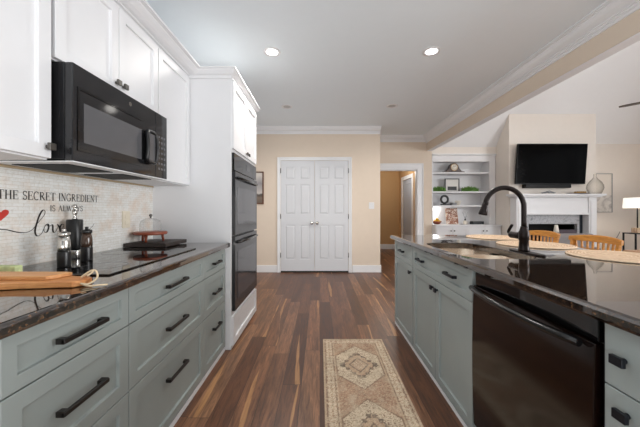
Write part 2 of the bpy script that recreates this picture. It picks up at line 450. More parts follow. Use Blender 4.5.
# crown mouldings
def crown_profile(p, h):  # (out, down) from the wall / ceiling corner
    k = h/.12
    return [(0, 0), (p, 0), (p, -.012*k), (p*.9, -.012*k), (p*.9, -.020*k), (p*.8, -.022*k), (p*.76, -.035*k), (p*.62, -.054*k), (p*.42, -.068*k), (p*.3, -.074*k), (p*.3, -.084*k), (p*.2, -.086*k), (p*.2, -.098*k), (p*.1, -.102*k), (p*.1, -h), (0, -h)]
cp = crown_profile(.105, .125)
struct('trim_1', MB().prism([(YB-a, CZ+b) for a, b in cp], 0, XL, 1.141), 'trim_paint')
struct('trim_2', MB().prism([(YH-a, CZ+b) for a, b in cp], 0, 1.14, BX0), 'trim_paint')
cp2 = crown_profile(.11, .15)
struct('trim_3', MB().prism([(BX0-a, CZ+b) for a, b in cp2], 1, YR, YH), 'trim_paint')
# window/door casings
def casing_y(name, x0, x1, z1, y, wdt=.07, left=True):
    m = MB()
    if left: m.box(x0-wdt, x0, y-.018, y, 0, z1+wdt)
    m.box(x1, x1+wdt, y-.018, y, 0, z1+wdt).box(x0 if left else x0-.02, x1, y-.018, y, z1, z1+wdt)
    if left: m.box(x0-wdt, x0-wdt+.018, y-.028, y-.018, 0, z1+wdt)
    m.box(x1+wdt-.018, x1+wdt, y-.028, y-.018, 0, z1+wdt).box(x0-.02, x1+wdt-.018, y-.028, y-.018, z1+wdt-.018, z1+wdt)
    struct(name, m, 'trim_paint', bevel=.003)
casing_y('trim_4', -.745, .54, 2.115, YB, .06)
casing_y('trim_5', 1.26, 2.05, 2.03, YH, .13)
struct('trim_6', MB().box(2.035, 2.05, YH, YH+.1, 0, 2.03).box(1.25, 2.05, YH, YH+.1, 2.015, 2.03), 'trim_paint')
# casing of the door in the right hall wall
struct('trim_7', MB().box(2.38, 2.4, 7.18, 7.28, 0, 2.13).box(2.38, 2.4, 8.12, 8.22, 0, 2.13).box(2.38, 2.4, 7.28, 8.12, 2.03, 2.13), 'trim_paint')
d3 = MB().shaker((2.44, 7.30, .01), (0, 1, 0), (0, 0, 1), (-1, 0, 0), .80, 2.01, .035, .12, .008, .01)
d3 = struct('door_3', d3, 'hall_door_paint')
obj('door_knob', MB().lathe([(.008, 0), (.008, .03), (.026, .04), (.03, .055), (.02, .068), (.001, .07)], (2.40, 7.38, .98), 14, axis=0), 'pewter_knob', d3)

# pantry double door, six panels in each leaf
struct('door_gap_shade', MB().box(-.742, .537, YB-.006, YB, 0, .028), 'black_plastic')  # black strip standing in for the shade in the gap under the doors
def leaf(name, x0, x1, hinge_left):
    y = YB-.012
    m = MB().box(x0, x1, y+.006, YB-.001, .03, 2.108)
    wdt = x1-x0; st = .082; mid = .092
    rows = [(.25, .90), (1.10, 1.66), (1.76, 1.995)]
    zz = [.03, .25, .90, 1.10, 1.66, 1.76, 1.995, 2.108]
    for a, b in ((x0, x0+st), (x1-st, x1)): m.box(a, b, y-.006, y+.006, .03, 2.108)
    m.box((x0+x1)/2-mid/2, (x0+x1)/2+mid/2, y-.006, y+.006, .03, 2.108)
    for i in (0, 2, 4, 6):
        m.box(x0+st, (x0+x1)/2-mid/2, y-.006, y+.006, zz[i], zz[i+1]).box((x0+x1)/2+mid/2, x1-st, y-.006, y+.006, zz[i], zz[i+1])
    for z0, z1 in rows:
        for a, b in ((x0+st, (x0+x1)/2-mid/2), ((x0+x1)/2+mid/2, x1-st)):
            g = .012
            A = [(a+g, y+.006, z0+g), (b-g, y+.006, z0+g), (b-g, y+.006, z1-g), (a+g, y+.006, z1-g)]
            g = .032
            B = [(a+g, y-.004, z0+g), (b-g, y-.004, z0+g), (b-g, y-.004, z1-g), (a+g, y-.004, z1-g)]
            m.add(A+B, [(0, 1, 5, 4), (1, 2, 6, 5), (2, 3, 7, 6), (3, 0, 4, 7), (4, 5, 6, 7)])
    o = struct(name, m, 'door_paint')
    kx = x1-.05 if hinge_left else x0+.05
    obj('door_knob', MB().lathe([(.03, 0), (.03, -.008), (.01, -.012), (.01, -.03), (.026, -.038), (.03, -.05), (.022, -.062), (.001, -.066)], (kx, y-.006, .935), 16, axis=1), 'steel', o)
    hx = x0-.004 if hinge_left else x1+.004
    for z in (.33, 1.06, 1.92): obj('hinge', MB().lathe([(.007, -.045), (.007, .045)], (hx, y-.012, z), 8), 'pewter_knob', o)
leaf('door_1', -.738, -.105, True)
leaf('door_2', -.099, .533, False)

# backsplash and quote decal
tag(obj('tile_backsplash', MB().box(XL+.0005, XL+.008, .35, 2.349, .903, 1.362), 'tile'), 'small beige travertine subway tiles on the wall between left counter and microwave', 'backsplash')
tag(obj('tile_edge_strip', MB().box(XL+.0005, XL+.014, .35, 2.349, 1.3625, 1.374), 'beige_edge'), 'thin beige strip along the top edge of the tile backsplash', 'edge strip')
WX = XL+.0095
def wp(px, py):           # photo measurement -> point on the backsplash
    y = WX*280/(px-320); return (y, H-(py-210.5)/280*y)
def ribbon(m, pts, ws):
    """flat lettering stroke on the backsplash (Y,Z points)"""
    n = len(pts); v = []
    for i, (y, z) in enumerate(pts):
        a = pts[max(i-1, 0)]; b = pts[min(i+1, n-1)]
        dy, dz = b[0]-a[0], b[1]-a[1]; L = math.hypot(dy, dz) or 1
        nx, nz = -dz/L, dy/L; w_ = ws[i] if isinstance(ws, list) else ws
        v += [(WX, y+nx*w_/2, z+nz*w_/2), (WX, y-nx*w_/2, z-nz*w_/2)]
    m.add(v, [(2*i, 2*i+1, 2*i+3, 2*i+2) for i in range(n-1)])
def arc(cx, cy, rx, ry, a0, a1, n=12): return [(cx+rx*math.cos(math.radians(a0+(a1-a0)*i/n)), cy+ry*math.sin(math.radians(a0+(a1-a0)*i/n))) for i in range(n+1)]
K, T_ = .14, .05
SF = lambda x, y, w=.3: ([(x-w/2, y), (x+w/2, y)], T_)
G = {
 'T': (.9, [([(.45, 0), (.45, 1)], K), ([(.02, .97), (.88, .97)], T_+.01), ([(.04, 1), (.04, .78)], T_), ([(.86, 1), (.86, .78)], T_), SF(.45, .02)]),
 'H': (1.0, [([(.2, 0), (.2, 1)], K), ([(.8, 0), (.8, 1)], K), ([(.2, .52), (.8, .52)], T_), SF(.2, .02), SF(.8, .02), SF(.2, .98), SF(.8, .98)]),
 'E': (.84, [([(.2, 0), (.2, 1)], K), ([(.05, .97), (.76, .97)], T_), ([(.05, .03), (.78, .03)], T_), ([(.2, .53), (.6, .53)], T_), ([(.75, 1), (.75, .8)], T_), ([(.78, 0), (.78, .22)], T_), ([(.6, .42), (.6, .64)], T_)]),
 'S': (.72, [(arc(.36, .74, .24, .24, 30, 270)+arc(.36, .26, .26, .24, 90, -150)[1:], .1), ([(.6, 1), (.6, .76)], T_), ([(.1, 0), (.1, .26)], T_)]),
 'C': (.92, [(arc(.5, .5, .4, .49, 50, 310, 18), .1), ([(.78, 1), (.78, .72)], T_)]),
 'R': (.95, [([(.2, 0), (.2, 1)], K), ([(.05, .97), (.4, .97)], T_), (arc(.4, .75, .28, .22, 90, -90), .1), ([(.2, .52), (.4, .52)], T_), ([(.42, .52), (.82, .02)], K), SF(.2, .02), SF(.85, .02, .2)]),
 'I': (.42, [([(.21, 0), (.21, 1)], K), SF(.21, .02), SF(.21, .98)]),
 'N': (1.0, [([(.2, 0), (.2, 1)], T_+.01), ([(.18, .98), (.82, .02)], K), ([(.82, 0), (.82, 1)], T_+.01), SF(.2, .02), SF(.16, .98), SF(.82, .98)]),
 'G': (1.0, [(arc(.5, .5, .4, .49, 50, 320, 18), .1), ([(.78, 1), (.78, .72)], T_), ([(.82, .08), (.82, .42)], K*.9), SF(.8, .43)]),
 'D': (.98, [([(.2, 0), (.2, 1)], K), ([(.05, .97), (.42, .97)], T_), ([(.05, .03), (.42, .03)], T_), (arc(.42, .5, .44, .47, 90, -90, 14), .1)]),
 'A': (.98, [([(.12, 0), (.48, 1)], T_+.01), ([(.46, 1), (.86, 0)], K), ([(.26, .36), (.7, .36)], T_), SF(.12, .02, .24), SF(.86, .02, .26)]),
 'L': (.8, [([(.2, 0), (.2, 1)], K), ([(.05, .03), (.74, .03)], T_), ([(.74, 0), (.74, .26)], T_), SF(.2, .98)]),
 'W': (1.3, [([(.1, 1), (.4, 0)], K), ([(.4, 0), (.66, .95)], T_+.01), ([(.62, 1), (.92, 0)], K), ([(.92, 0), (1.2, 1)], T_+.01), SF(.1, .98, .26), SF(.62, .98, .2), SF(1.2, .98, .22)]),
 'Y': (.9, [([(.08, 1), (.46, .46)], K), ([(.46, .46), (.84, 1)], T_+.01), ([(.46, 0), (.46, .48)], K), SF(.46, .02), SF(.08, .98, .24), SF(.84, .98, .2)]),
 ' ': (.5, [])}
def lettering(s, y0, z0, y1, h):
    m = MB(); tot = sum(G[c][0] for c in s); k = (y1-y0)/tot; x = y0
    for c in s:
        wd, st = G[c]
        for pts, w_ in st: ribbon(m, [(x+a*k*.96, z0+b*h) for a, b in pts], w_*h*.95)
        x += wd*k
    return m
dec = thing('wall_decal', 'quote decal in dark serif and script lettering with a red heart on the tiles', 'wall decal', (XL+.009, 1.5, 1.05))
obj('lettering', lettering('THE SECRET INGREDIENT', 1.214, 1.222, 1.768, .041), 'vinyl_black', dec)
obj('lettering', lettering('IS ALWAYS', 1.452, 1.166, 1.655, .031), 'vinyl_black', dec)
cr = lambda x, y: wp((x-(10*min(1, max(0, (x-230)/60)) if x < 390 else 0))/5.333, 180+y/5.333)
path = [(-40, 250), (0, 262), (40, 266), (90, 278), (140, 280), (175, 262), (205, 225), (235, 190), (243, 170), (235, 160), (222, 168), (208, 195), (195, 235), (187, 270), (192, 293), (205, 298), (222, 285), (236, 258), (248, 238), (262, 236), (266, 252), (258, 272), (246, 280), (236, 272), (238, 252), (252, 240), (272, 245), (288, 238), (292, 250), (292, 270), (300, 280), (312, 266), (320, 245), (316, 236), (326, 250), (332, 262), (346, 254), (350, 240), (340, 236), (331, 250), (331, 270), (343, 279), (362, 270), (385, 262), (410, 268), (440, 274), (470, 266), (492, 248), (502, 232)]
def smooth(p, k=4):
    out = []
    for i in range(len(p)-1):
        p0, p1, p2, p3 = p[max(i-1, 0)], p[i], p[i+1], p[min(i+2, len(p)-1)]
        for j in range(k):
            t_ = j/k
            out.append(tuple(.5*((2*b)+(-a+c)*t_+(2*a-5*b+4*c-d)*t_*t_+(-a+3*b-3*c+d)*t_**3) for a, b, c, d in zip(p0, p1, p2, p3)))
    return out+[p[-1]]
sp_ = smooth([cr(*q) for q in path])
ws = []
for i in range(len(sp_)):
    a = sp_[max(i-1, 0)]; b = sp_[min(i+1, len(sp_)-1)]
    down = (a[1]-b[1])/(math.hypot(b[0]-a[0], b[1]-a[1]) or 1)
    ws.append(.0028+.0062*max(0, down))
m = MB(); ribbon(m, sp_, ws)
obj('script_lettering', m, 'vinyl_black', dec)
hp = []
for i in range(40):
    a = 2*PI*i/40; hx = 16*math.sin(a)**3; hy = 13*math.cos(a)-5*math.cos(2*a)-2*math.cos(3*a)-math.cos(4*a)
    hp.append((WX, 1.229+hx*.0020, 1.151+hy*.0017+hx*.0003))
m = MB().add(hp, [list(range(40))])
obj('heart', m, 'vinyl_red', dec)

def plate(name, label, c, axis, wd, hh, mname, gang='outlet'):
    """electrical plate; axis 0 = on the left wall, 1 = on a wall facing the camera"""
    r = thing(name, label, 'outlet' if gang == 'outlet' else 'light switch', c)
    def B(u0, u1, v0, v1, d0, d1):
        if axis == 0: return MB().box(c[0]+d0, c[0]+d1, c[1]+u0, c[1]+u1, c[2]+v0, c[2]+v1)
        return MB().box(c[0]+u0, c[0]+u1, c[1]-d1, c[1]-d0, c[2]+v0, c[2]+v1)
    obj('cover_plate', B(-wd/2, wd/2, -hh/2, hh/2, 0, .006), mname, r, bevel=.002)
    if gang == 'outlet':
        for z in (-.022, .022): obj('socket', B(-.016, .016, z-.014, z+.014, .006, .009), mname, r, bevel=.002)
    else:
        for x in (-.018, .018): obj('toggle', B(x-.006, x+.006, -.014, .014, .006, .016), mname, r)
plate('wall_outlet', 'ivory outlet plate on the tiles beside the glass cake dome', (XL+.008, 2.02, 1.105), 0, .078, .12, 'ivory_plastic')
plate('light_switch', 'cream double light switch on beige wall right of the pantry doors', (.975, YB, 1.262), 1, .1, .125, 'white_paint', 'switch')

# ================================================================ CABINETS
def pull(mb, c, s, L, axis='y', st=.03, th=.013):
    """flat bar pull with flared feet; c on the front face, s = outward x direction"""
    x, y, z = c
    a = L/2
    for k in (-1, 1):
        mb.prism([(y+k*a, z-.009), (y+k*(a-.022), z-.007), (y+k*(a-.022), z+.007), (y+k*a, z+.009)], 0, x, x+s*(st-.003))
    mb.box(x+s*(st-th), x+s*st, y-a, y+a, z-.007, z+.007)
    return mb
def knob(mb, c, s, w_=.028, h_=.028):
    x, y, z = c
    mb.lathe([(.008, 0), (.006, s*.012), (.007, s*.016)], c, 10, axis=0)
    mb.box(x+s*.014, x+s*.026, y-w_/2, y+w_/2, z-h_/2, z+h_/2)
    return mb
def unit(name, label, s, xf, xb, y0, y1, z0, z1, fronts, body_m, front_m, group, cat='cabinet', toe=None, hollow=False):
    r = thing(name, label, cat, ((xf+xb)/2, (y0+y1)/2, z0 if z0 > .5 else 0), group)
    xi = xf-s*.021
    bm_ = MB()
    if hollow:
        p, q = y0+.0005, y1-.0005
        bm_.box(xb-.02, xi, p, p+.015, z0, z1).box(xb-.02, xi, q-.015, q, z0, z1).box(xb-.02, xi, p+.015, q-.015, z0, z0+.015).box(xi, xi-s*.006, p+.015, q-.015, z0+.015, z1)
    else: bm_.box(xb, xi, y0+.0005, y1-.0005, z0, z1)
    obj('body', bm_, body_m, r)
    for fkind, a, b, c, d, hw, hm in fronts:
        g = .0022
        if fkind == 'slab': fm = MB().box(xi, xf, a+g, b-g, c+g, d-g)
        else:
            O = (xi, a+g, c+g)
            fm = MB().shaker(O, (0, 1, 0), (0, 0, 1), (s, 0, 0), b-a-2*g, d-c-2*g, .021, .052 if fkind != 'drawer' or d-c > .2 else .04)
        f = obj('door' if fkind == 'door' else 'drawer', fm, front_m, r, bevel=.0015, seg=1)
        for hk, hy, hz, hl in hw:
            if hk == 'pull': obj('handle', pull(MB(), (xf, hy, hz), s, hl), hm, f, bevel=.002)
            elif hk == 'tpull': obj('knob', knob(MB(), (xf, hy, hz), s, .033, .024), hm, f, bevel=.003)
            else: obj('knob', knob(MB(), (xf, hy, hz), s), hm, f, bevel=.003)
    if s < 0:
        obj('back_panel', MB().box(xb+.0005, xb+.02, y0+.0005, y1-.0005, 0, z1), front_m, r)
        if y1 > 2.9: obj('end_panel', MB().box(xf+.022, xb+.02, y1, y1+.018, 0, z1), front_m, r)
    if toe: obj('toe_trim', MB().box(xf-s*.03, xf-s*.003, y0, y1, 0, toe), 'trim_paint', r)
    return r
XF = -.79
GL = 'grey green base cabinets along the left wall'
def left_unit(label, y0, y1, L):
    ym = (y0+y1)/2
    fr = []
    for c, d in ((.697, .858), (.421, .697), (.036, .421)):
        hz = (c+d)/2 if d-c < .3 else d-.125
        fr.append(('drawer', y0, y1, c, d, [('pull', ym, hz, L)], 'bronze_pull'))
    return unit('base_cabinet', label, 1, XF, XL+.001, y0, y1, .03, .861, fr, 'sage_shadow_gap', 'sage_paint', GL, toe=.03)
left_unit('grey green three drawer cabinet below the cutting boards, nearest the camera', .69, 1.158, .178)
left_unit('wide grey green three drawer cabinet in the middle below the cooktop', 1.158, 1.907, .2)
left_unit('narrow grey green three drawer cabinet against the white oven tower', 1.907, 2.335, .14)
# counter
def rounded_counter(name, x0, x1, y0, y1, z0, z1, label):
    return tag(obj(name, MB().box(x0, x1, y0, y1, z0, z1), 'granite', bevel=.012, seg=4), label, 'countertop')
rounded_counter('kitchen_countertop', XL+.0085, -.75, .38, 2.348, .862, .902, 'polished dark brown granite counter along the left wall under the tiles')

# upper cabinets
XU = -1.09
GU = 'white upper wall cabinets'
def upper(label, y0, y1, z0, doors, hw):
    fr = []
    n = doors
    for i in range(n):
        a = y0+(y1-y0)*i/n; b = y0+(y1-y0)*(i+1)/n
        fr.append(('door', a, b, z0+.004, 2.275, [h for h in hw if a < h[1] < b], 'pewter_knob'))
    return unit('wall_cabinet', label, 1, XU, XL+.001, y0, y1, z0, 2.28, fr, 'white_paint', 'white_paint', GU)
upper('white wall cabinet left of the black microwave, cut by the photo edge', .66, 1.139, 1.375, 1, [('knob', 1.118, 1.425, 0)])
upper('white two door wall cabinet directly above the black microwave', 1.152, 1.888, 1.797, 2, [('knob', 1.495, 1.852, 0), ('knob', 1.548, 1.852, 0)])
upper('tall white single door wall cabinet between microwave and oven tower', 1.892, 2.346, 1.375, 1, [])
def crown_run(name, pts, z0, z1, p):
    """mitred crown following a polyline (X,Y), outward = right of travel"""
    prof = [(0, z0), (.01, z0), (.01, z0+.014), (p*.2, z0+.016), (p*.2, z0+.024), (p*.38, z0+.028), (p*.55, z0+.036), (p*.75, z1-.028), (p*.8, z1-.022), (p*.8, z1-.014), (p, z1-.012), (p, z1), (0, z1)]
    rings = []
    n = len(pts)
    for i, q in enumerate(pts):
        dirs = []
        if i > 0: dirs.append((Vector(q)-Vector(pts[i-1])).normalized())
        if i < n-1: dirs.append((Vector(pts[i+1])-Vector(q)).normalized())
        ns = [Vector((d.y, -d.x)) for d in dirs]
        if len(ns) == 2: k = (ns[0]+ns[1])/(1+ns[0].dot(ns[1]))
        else: k = ns[0]
        rings += [(q[0]+k.x*a, q[1]+k.y*a, z) for a, z in prof]
    k = len(prof)
    f = [(i*k+j, (i+1)*k+j, (i+1)*k+(j+1) % k, i*k+(j+1) % k) for i in range(n-1) for j in range(k)]
    f += [list(range(k)), [(n-1)*k+j for j in range(k)]]
    struct(name, MB().add(rings, f), 'white_paint')
crown_run('trim_9', [(XU-.02, .66), (XU-.02, 2.349)], 2.276, 2.357, .125)
XT = -.747; TY0, TY1 = 2.35, 3.22
crown_run('trim_10', [(XU-.02, TY0), (XT, TY0), (XT, TY1), (XL, TY1)], 2.276, 2.357, .05)

# oven tower
r = thing('oven_cabinet', 'tall white cabinet tower holding the black double oven', 'cabinet', (-1.08, 2.78, 0))
tb = MB()
OZ0, OZ1 = .31, 1.665
tb.box(XL+.001, XT-.021, TY0, TY0+.018, 0, 2.282).box(XL+.001, XT-.021, TY1-.018, TY1, 0, 2.282)
tb.box(XL+.001, XL+.03, TY0+.018, TY1-.018, 0, 2.28).box(XL+.03, XT-.021, TY0+.018, TY1-.018, 2.26, 2.28).box(XL+.03, XT-.021, TY0+.018, TY1-.018, OZ1, OZ1+.02).box(XL+.03, XT-.021, TY0+.018, TY1-.018, OZ0-.02, OZ0)
tb.box(XT-.021, XT-.001, TY0, TY0+.024, 0, 2.282).box(XT-.021, XT-.001, TY1-.024, TY1, 0, 2.282).box(XT-.021, XT-.001, TY0+.024, TY1-.024, OZ1+.001, OZ1+.045).box(XT-.021, XT-.001, TY0+.024, TY1-.024, OZ0-.04, OZ0-.001).box(XT-.021, XT-.001, TY0+.024, TY1-.024, 0, .045).box(XT-.021, XT-.001, TY0+.024, TY1-.024, 2.262, 2.282)
obj('body', tb, 'white_paint', r)
ymid = (TY0+TY1)/2
for a, b, hy in ((TY0+.012, ymid-.002, ymid-.035), (ymid+.002, TY1-.012, ymid+.035)):
    d = obj('door', MB().shaker((XT-.001, a, OZ1+.03), (0, 1, 0), (0, 0, 1), (1, 0, 0), b-a, 2.272-OZ1-.03, .02), 'white_paint', r)
    obj('knob', knob(MB(), (XT+.019, hy, OZ1+.06), 1), 'pewter_knob', d, bevel=.003)
d = obj('drawer', MB().shaker((XT-.001, TY0+.012, .03), (0, 1, 0), (0, 0, 1), (1, 0, 0), TY1-TY0-.024, .245, .02), 'white_paint', r)

# double oven
r = thing('double_wall_oven', 'black double wall oven built into the white tower', 'oven', (-1.0, ymid, OZ0+.001))
a, b = TY0+.026, TY1-.026
xo = XT-.003
obj('oven_body', MB().box(-1.3, xo, a, b, OZ0+.002, OZ1-.001), 'black_enamel', r)
cpn = obj('control_panel', MB().box(xo, xo+.022, a, b, 1.515, OZ1-.002), 'black_glass', r, bevel=.003)
obj('display', MB().box(xo+.022, xo+.0235, ymid-.02, ymid+.12, 1.56, 1.62), 'oven_window', cpn)
for z0, z1 in ((.96, 1.505), (OZ0+.004, .945)):
    d = obj('oven_door', MB().box(xo, xo+.03, a, b, z0, z1), 'oven_black', r, bevel=.004)
    obj('window', MB().box(xo+.03, xo+.032, a+.075, b-.075, z0+.09, z1-.13), 'oven_window', d, bevel=.0008, seg=1)
    hz = z1-.05
    obj('handle', MB().tube([(xo+.03, a+.06, hz), (xo+.05, a+.075, hz), (xo+.06, ymid, hz), (xo+.05, b-.075, hz), (xo+.03, b-.06, hz)], .011, 8), 'black_enamel', d)

# microwave
MX, MY0, MY1, MZ0, MZ1 = -1.03, 1.166, 1.886, 1.38, 1.792
r = thing('over_range_microwave', 'black over the range microwave under the white cabinets', 'microwave', (-1.2, 1.52, MZ0))
obj('microwave_body', MB().box(XL+.016, MX-.035, MY0, MY1, MZ0+.006, MZ1).box(MX-.041, MX-.036, MY0+.004, MY1-.004, MZ0+.01, MZ1-.004), 'microwave_black', r, bevel=.003)
yd = 1.755
d = obj('microwave_door', MB().box(MX-.034, MX, MY0, yd, MZ0, MZ1-.002), 'microwave_black', r, bevel=.004)
obj('door_window', MB().box(MX, MX+.0012, MY0+.055, 1.615, MZ0+.085, MZ1-.155), 'smoked_window', d)
hl = []
for k in range(24):
    a = 2*PI*k/24; c_, s_ = math.cos(a), math.sin(a)
    yy = 1.675+.046*math.copysign(abs(c_)**.45, c_); zz = 1.548+.092*math.copysign(abs(s_)**.35, s_)
    hl.append((MX+.02+.012*(1-((zz-1.548)/.092)**2), yy, zz))
hn = obj('handle', MB().tube(hl+[hl[0]], .011, 8, caps=False).box(MX+.0005, MX+.018, 1.65, 1.70, 1.452, 1.472).box(MX+.0005, MX+.018, 1.65, 1.70, 1.622, 1.640), 'black_plastic', d)
obj('handle_inset', MB().box(MX+.018, MX+.024, 1.638, 1.712, 1.468, 1.628), 'smoked_window', hn)
obj('window_bezel', MB().box(MX, MX+.003, MY0+.03, 1.62, MZ0+.045, MZ0+.055).box(MX, MX+.003, MY0+.03, 1.62, MZ1-.105, MZ1-.095).box(MX, MX+.003, MY0+.022, MY0+.03, MZ0+.045, MZ1-.095), 'black_glass', d)
obj('emblem', MB().lathe([(.011, 0), (.011, .001)], (MX, 1.52, MZ1-.045), 20, axis=0), 'pewter_knob', d, label='small round maker emblem')
cpn = obj('control_panel', MB().box(MX-.034, MX-.001, yd+.003, MY1, MZ0, MZ1-.002), 'microwave_black', r, bevel=.003)
for i in range(7):
    for j in range(3):
        obj('button', MB().box(MX-.001, MX, yd+.03+j*.03, yd+.03+j*.03+.018, MZ0+.05+i*.034, MZ0+.05+i*.034+.014), 'smoked_window', cpn)
obj('bottom_plate', MB().box(XL+.02, MX-.002, MY0+.004, MY1-.004, MZ0-.006, MZ0-.001), 'grease_filter', r, bevel=.002)
for y in (MY0+.06, MY0+.40):
    f = obj('grease_filter', MB().box(XL+.06, MX-.07, y, y+.26, MZ0-.009, MZ0-.006), 'firebox', r)
obj('light_lens', MB().box(XL+.05, XL+.09, 1.42, 1.62, MZ0-.009, MZ0-.006), 'unlit_lens', r)

# cooktop + kitchenware
r = thing('glass_cooktop', 'black glass cooktop set in the left granite counter', 'cooktop', (-1.12, 1.55, .9025))
obj('glass_surface', MB().box(-1.385, -.865, 1.15, 1.955, .9025, .909), 'cooktop_glass', r, bevel=.002)
CT = .9095
for x, y, q in ((-1.02, 1.33, .09), (-1.02, 1.76, .075), (-1.25, 1.74, .09)):
    obj('burner_ring', MB().lathe([(q-.002, 0), (q-.002, .0004), (q, .0004), (q, 0)], (x, y, .909), 32, close=False), 'smoked_window', r)

GR = 'pair of matching pepper grinders'
def grinder(loc, label, topm, midm):
    r = thing('pepper_grinder', label, 'pepper grinder', loc, GR)
    x, y, z = loc
    obj('base', MB().lathe([(.0245, 0), (.0255, .004), (.0255, .066), (.024, .072), (.0, .073)], loc, 24), 'black_plastic', r)
    obj('grinder_body', MB().lathe([(.024, .0725), (.0255, .09), (.0235, .118), (.019, .142), (.0, .142)], loc, 24), midm, r)
    obj('cap', MB().lathe([(.022, .1425), (.0235, .146), (.0235, .156), (.02, .160), (.008, .162), (.007, .170), (.009, .174), (.0, .177)], loc, 24), topm, r)
    return r
grinder((-1.188, 1.30, CT), 'silver topped pepper grinder with black base, nearest on the cooktop', 'steel', 'steel')
grinder((-1.218, 1.462, CT), 'brown glass pepper grinder with black base right of the tall black mill', 'black_plastic', 'brown_glass')
r = thing('tall_pepper_mill', 'tall black pepper mill with chrome crank top and silver base', 'pepper mill', (-1.340, 1.53, CT))
L = (-1.340, 1.53, CT)
obj('base', MB().lathe([(.033, 0), (.035, .004), (.032, .04), (.031, .05), (0, .051)], L, 28), 'steel', r)
obj('mill_body', MB().lathe([(.035, .051), (.036, .054), (.036, .208), (.033, .212), (0, .213)], L, 28), 'black_plastic', r)
obj('top_knob', MB().lathe([(.013, .213), (.009, .22), (.008, .235), (.012, .245), (.012, .262), (.006, .268), (.009, .276), (.012, .284), (.008, .292), (0, .294)], L, 20), 'steel', r)

# tray, cake stand, dome
tag(obj('serving_tray', MB().box(-1.395, -1.095, 1.985, 2.30, .9095, .935).box(-1.385, -1.105, 1.995, 2.29, .935, .9365), 'dark_tray', bevel=.003), 'flat dark wooden tray holding the red cake stand in the counter corner', 'tray')
L = (-1.285, 2.125, .937)
r = thing('cake_stand', 'round reddish wooden cake stand on three legs on the dark tray', 'cake stand', L)
obj('stand_top', MB().lathe([(.11, .052), (.113, .056), (.113, .07), (.108, .074), (0, .074)], L, 36), 'red_wood', r)
for k in range(3):
    a = math.radians(-80+120*k)
    x, y = L[0]+.078*math.cos(a), L[1]+.078*math.sin(a)
    obj('leg', MB().tube([(x+.008*math.cos(a), y+.008*math.sin(a), L[2]), (x, y, L[2]+.052)], [.008, .011], 10), 'red_wood', r)
L = (L[0], L[1], L[2]+.0745)
r = thing('glass_dome', 'clear glass cloche with a small knob on the reddish cake stand', 'glass dome', L)
obj('dome', MB().lathe([(.072, 0), (.073, .02), (.073, .055), (.064, .082), (.035, .098), (.0, .102)], L, 36, close=False), 'clear_glass', r)
obj('dome_knob', MB().lathe([(.006, .1005), (.005, .11), (.011, .118), (.011, .126), (.004, .132), (0, .132)], L, 16), 'pewter_knob', r)

# cutting boards
def rounded(x0, x1, y0, y1, rad, n=6):
    pts = []
    for cx, cy, a0 in ((x1-rad, y1-rad, 0), (x0+rad, y1-rad, 90), (x0+rad, y0+rad, 180), (x1-rad, y0+rad, 270)):
        for i in range(n+1):
            a = math.radians(a0+90*i/n); pts.append((cx+rad*math.cos(a), cy+rad*math.sin(a)))
    return pts
pts = [(-1.40, .80), (-1.18, .905), (-1.02, .948), (-.90, .962), (-.855, .965), (-.838, .985), (-.838, 1.03), (-.86, 1.048), (-.92, 1.055), (-1.0, 1.085), (-1.2, 1.10), (-1.40, 1.10)]
r = thing('paddle_cutting_board', 'acacia paddle cutting board with rope, under the smaller board', 'cutting board', (-1.1, 1.0, .903))
obj('board', MB().prism(pts, 2, .9035, .924), 'acacia_board', r, bevel=.003)
rp = smooth([(-.862, 1.01, .929), (-.852, 1.02, .940), (-.838, 1.03, .950), (-.822, 1.03, .945), (-.812, 1.02, .925), (-.82, .995, .910), (-.835, .985, .912), (-.83, .975, .915), (-.80, .972, .908), (-.775, .985, .908), (-.755, .995, .9075)], 4)
obj('rope_loop', MB().tube(rp, 3.3e-3, 8).tube(smooth([(-.862, 1.02, .93), (-.845, 1.035, .948), (-.83, 1.02, .945), (-.836, 1.005, .935)], 4), .0033, 8), 'rope', r)
tag(obj('cutting_board', MB().prism([(-1.38, .985), (-.965, .985), (-.93, 1.045), (-.935, 1.058), (-.96, 1.065), (-1.38, 1.07)], 2, .9245, .938), 'maple_board', bevel=.003), 'smaller light wooden cutting board lying on top of the paddle board', 'cutting board')
tag(obj('folded_towel', MB().box(-1.395, -1.215, 1.115, 1.146, .9035, .948), 'green_cloth', bevel=.004), 'pale green folded kitchen towel behind the cutting boards at photo edge', 'towel')

# ================================================================ ISLAND
XI = .775; IX1 = 1.52
GI = 'grey green base cabinets in the island'
ps = [('pull', 2.63, .79, .12)]
unit('base_cabinet', 'grey green island cabinet at far end with one drawer and door', -1, XI, 1.50, 2.34, 2.91, .03, .873,
     [('drawer', 2.345, 2.905, .70, .87, ps, 'black_metal'), ('door', 2.345, 2.905, .03, .70, [('knob', 2.385, .645, 0)], 'black_metal')], 'sage_shadow_gap', 'sage_paint', GI, toe=.024)
unit('sink_base_cabinet', 'wide grey green sink cabinet between far island cabinet and dishwasher', -1, XI, 1.50, 1.418, 2.34, .03, .873,
     [('drawer', 1.423, 2.335, .70, .87, [('pull', 2.14, .79, .13), ('pull', 1.65, .79, .13)], 'black_metal'),
      ('door', 1.88, 2.335, .03, .70, [('knob', 1.915, .645, 0)], 'black_metal'), ('door', 1.423, 1.88, .03, .70, [('knob', 1.845, .645, 0)], 'black_metal')], 'sage_shadow_gap', 'sage_paint', GI, toe=.024, hollow=True)
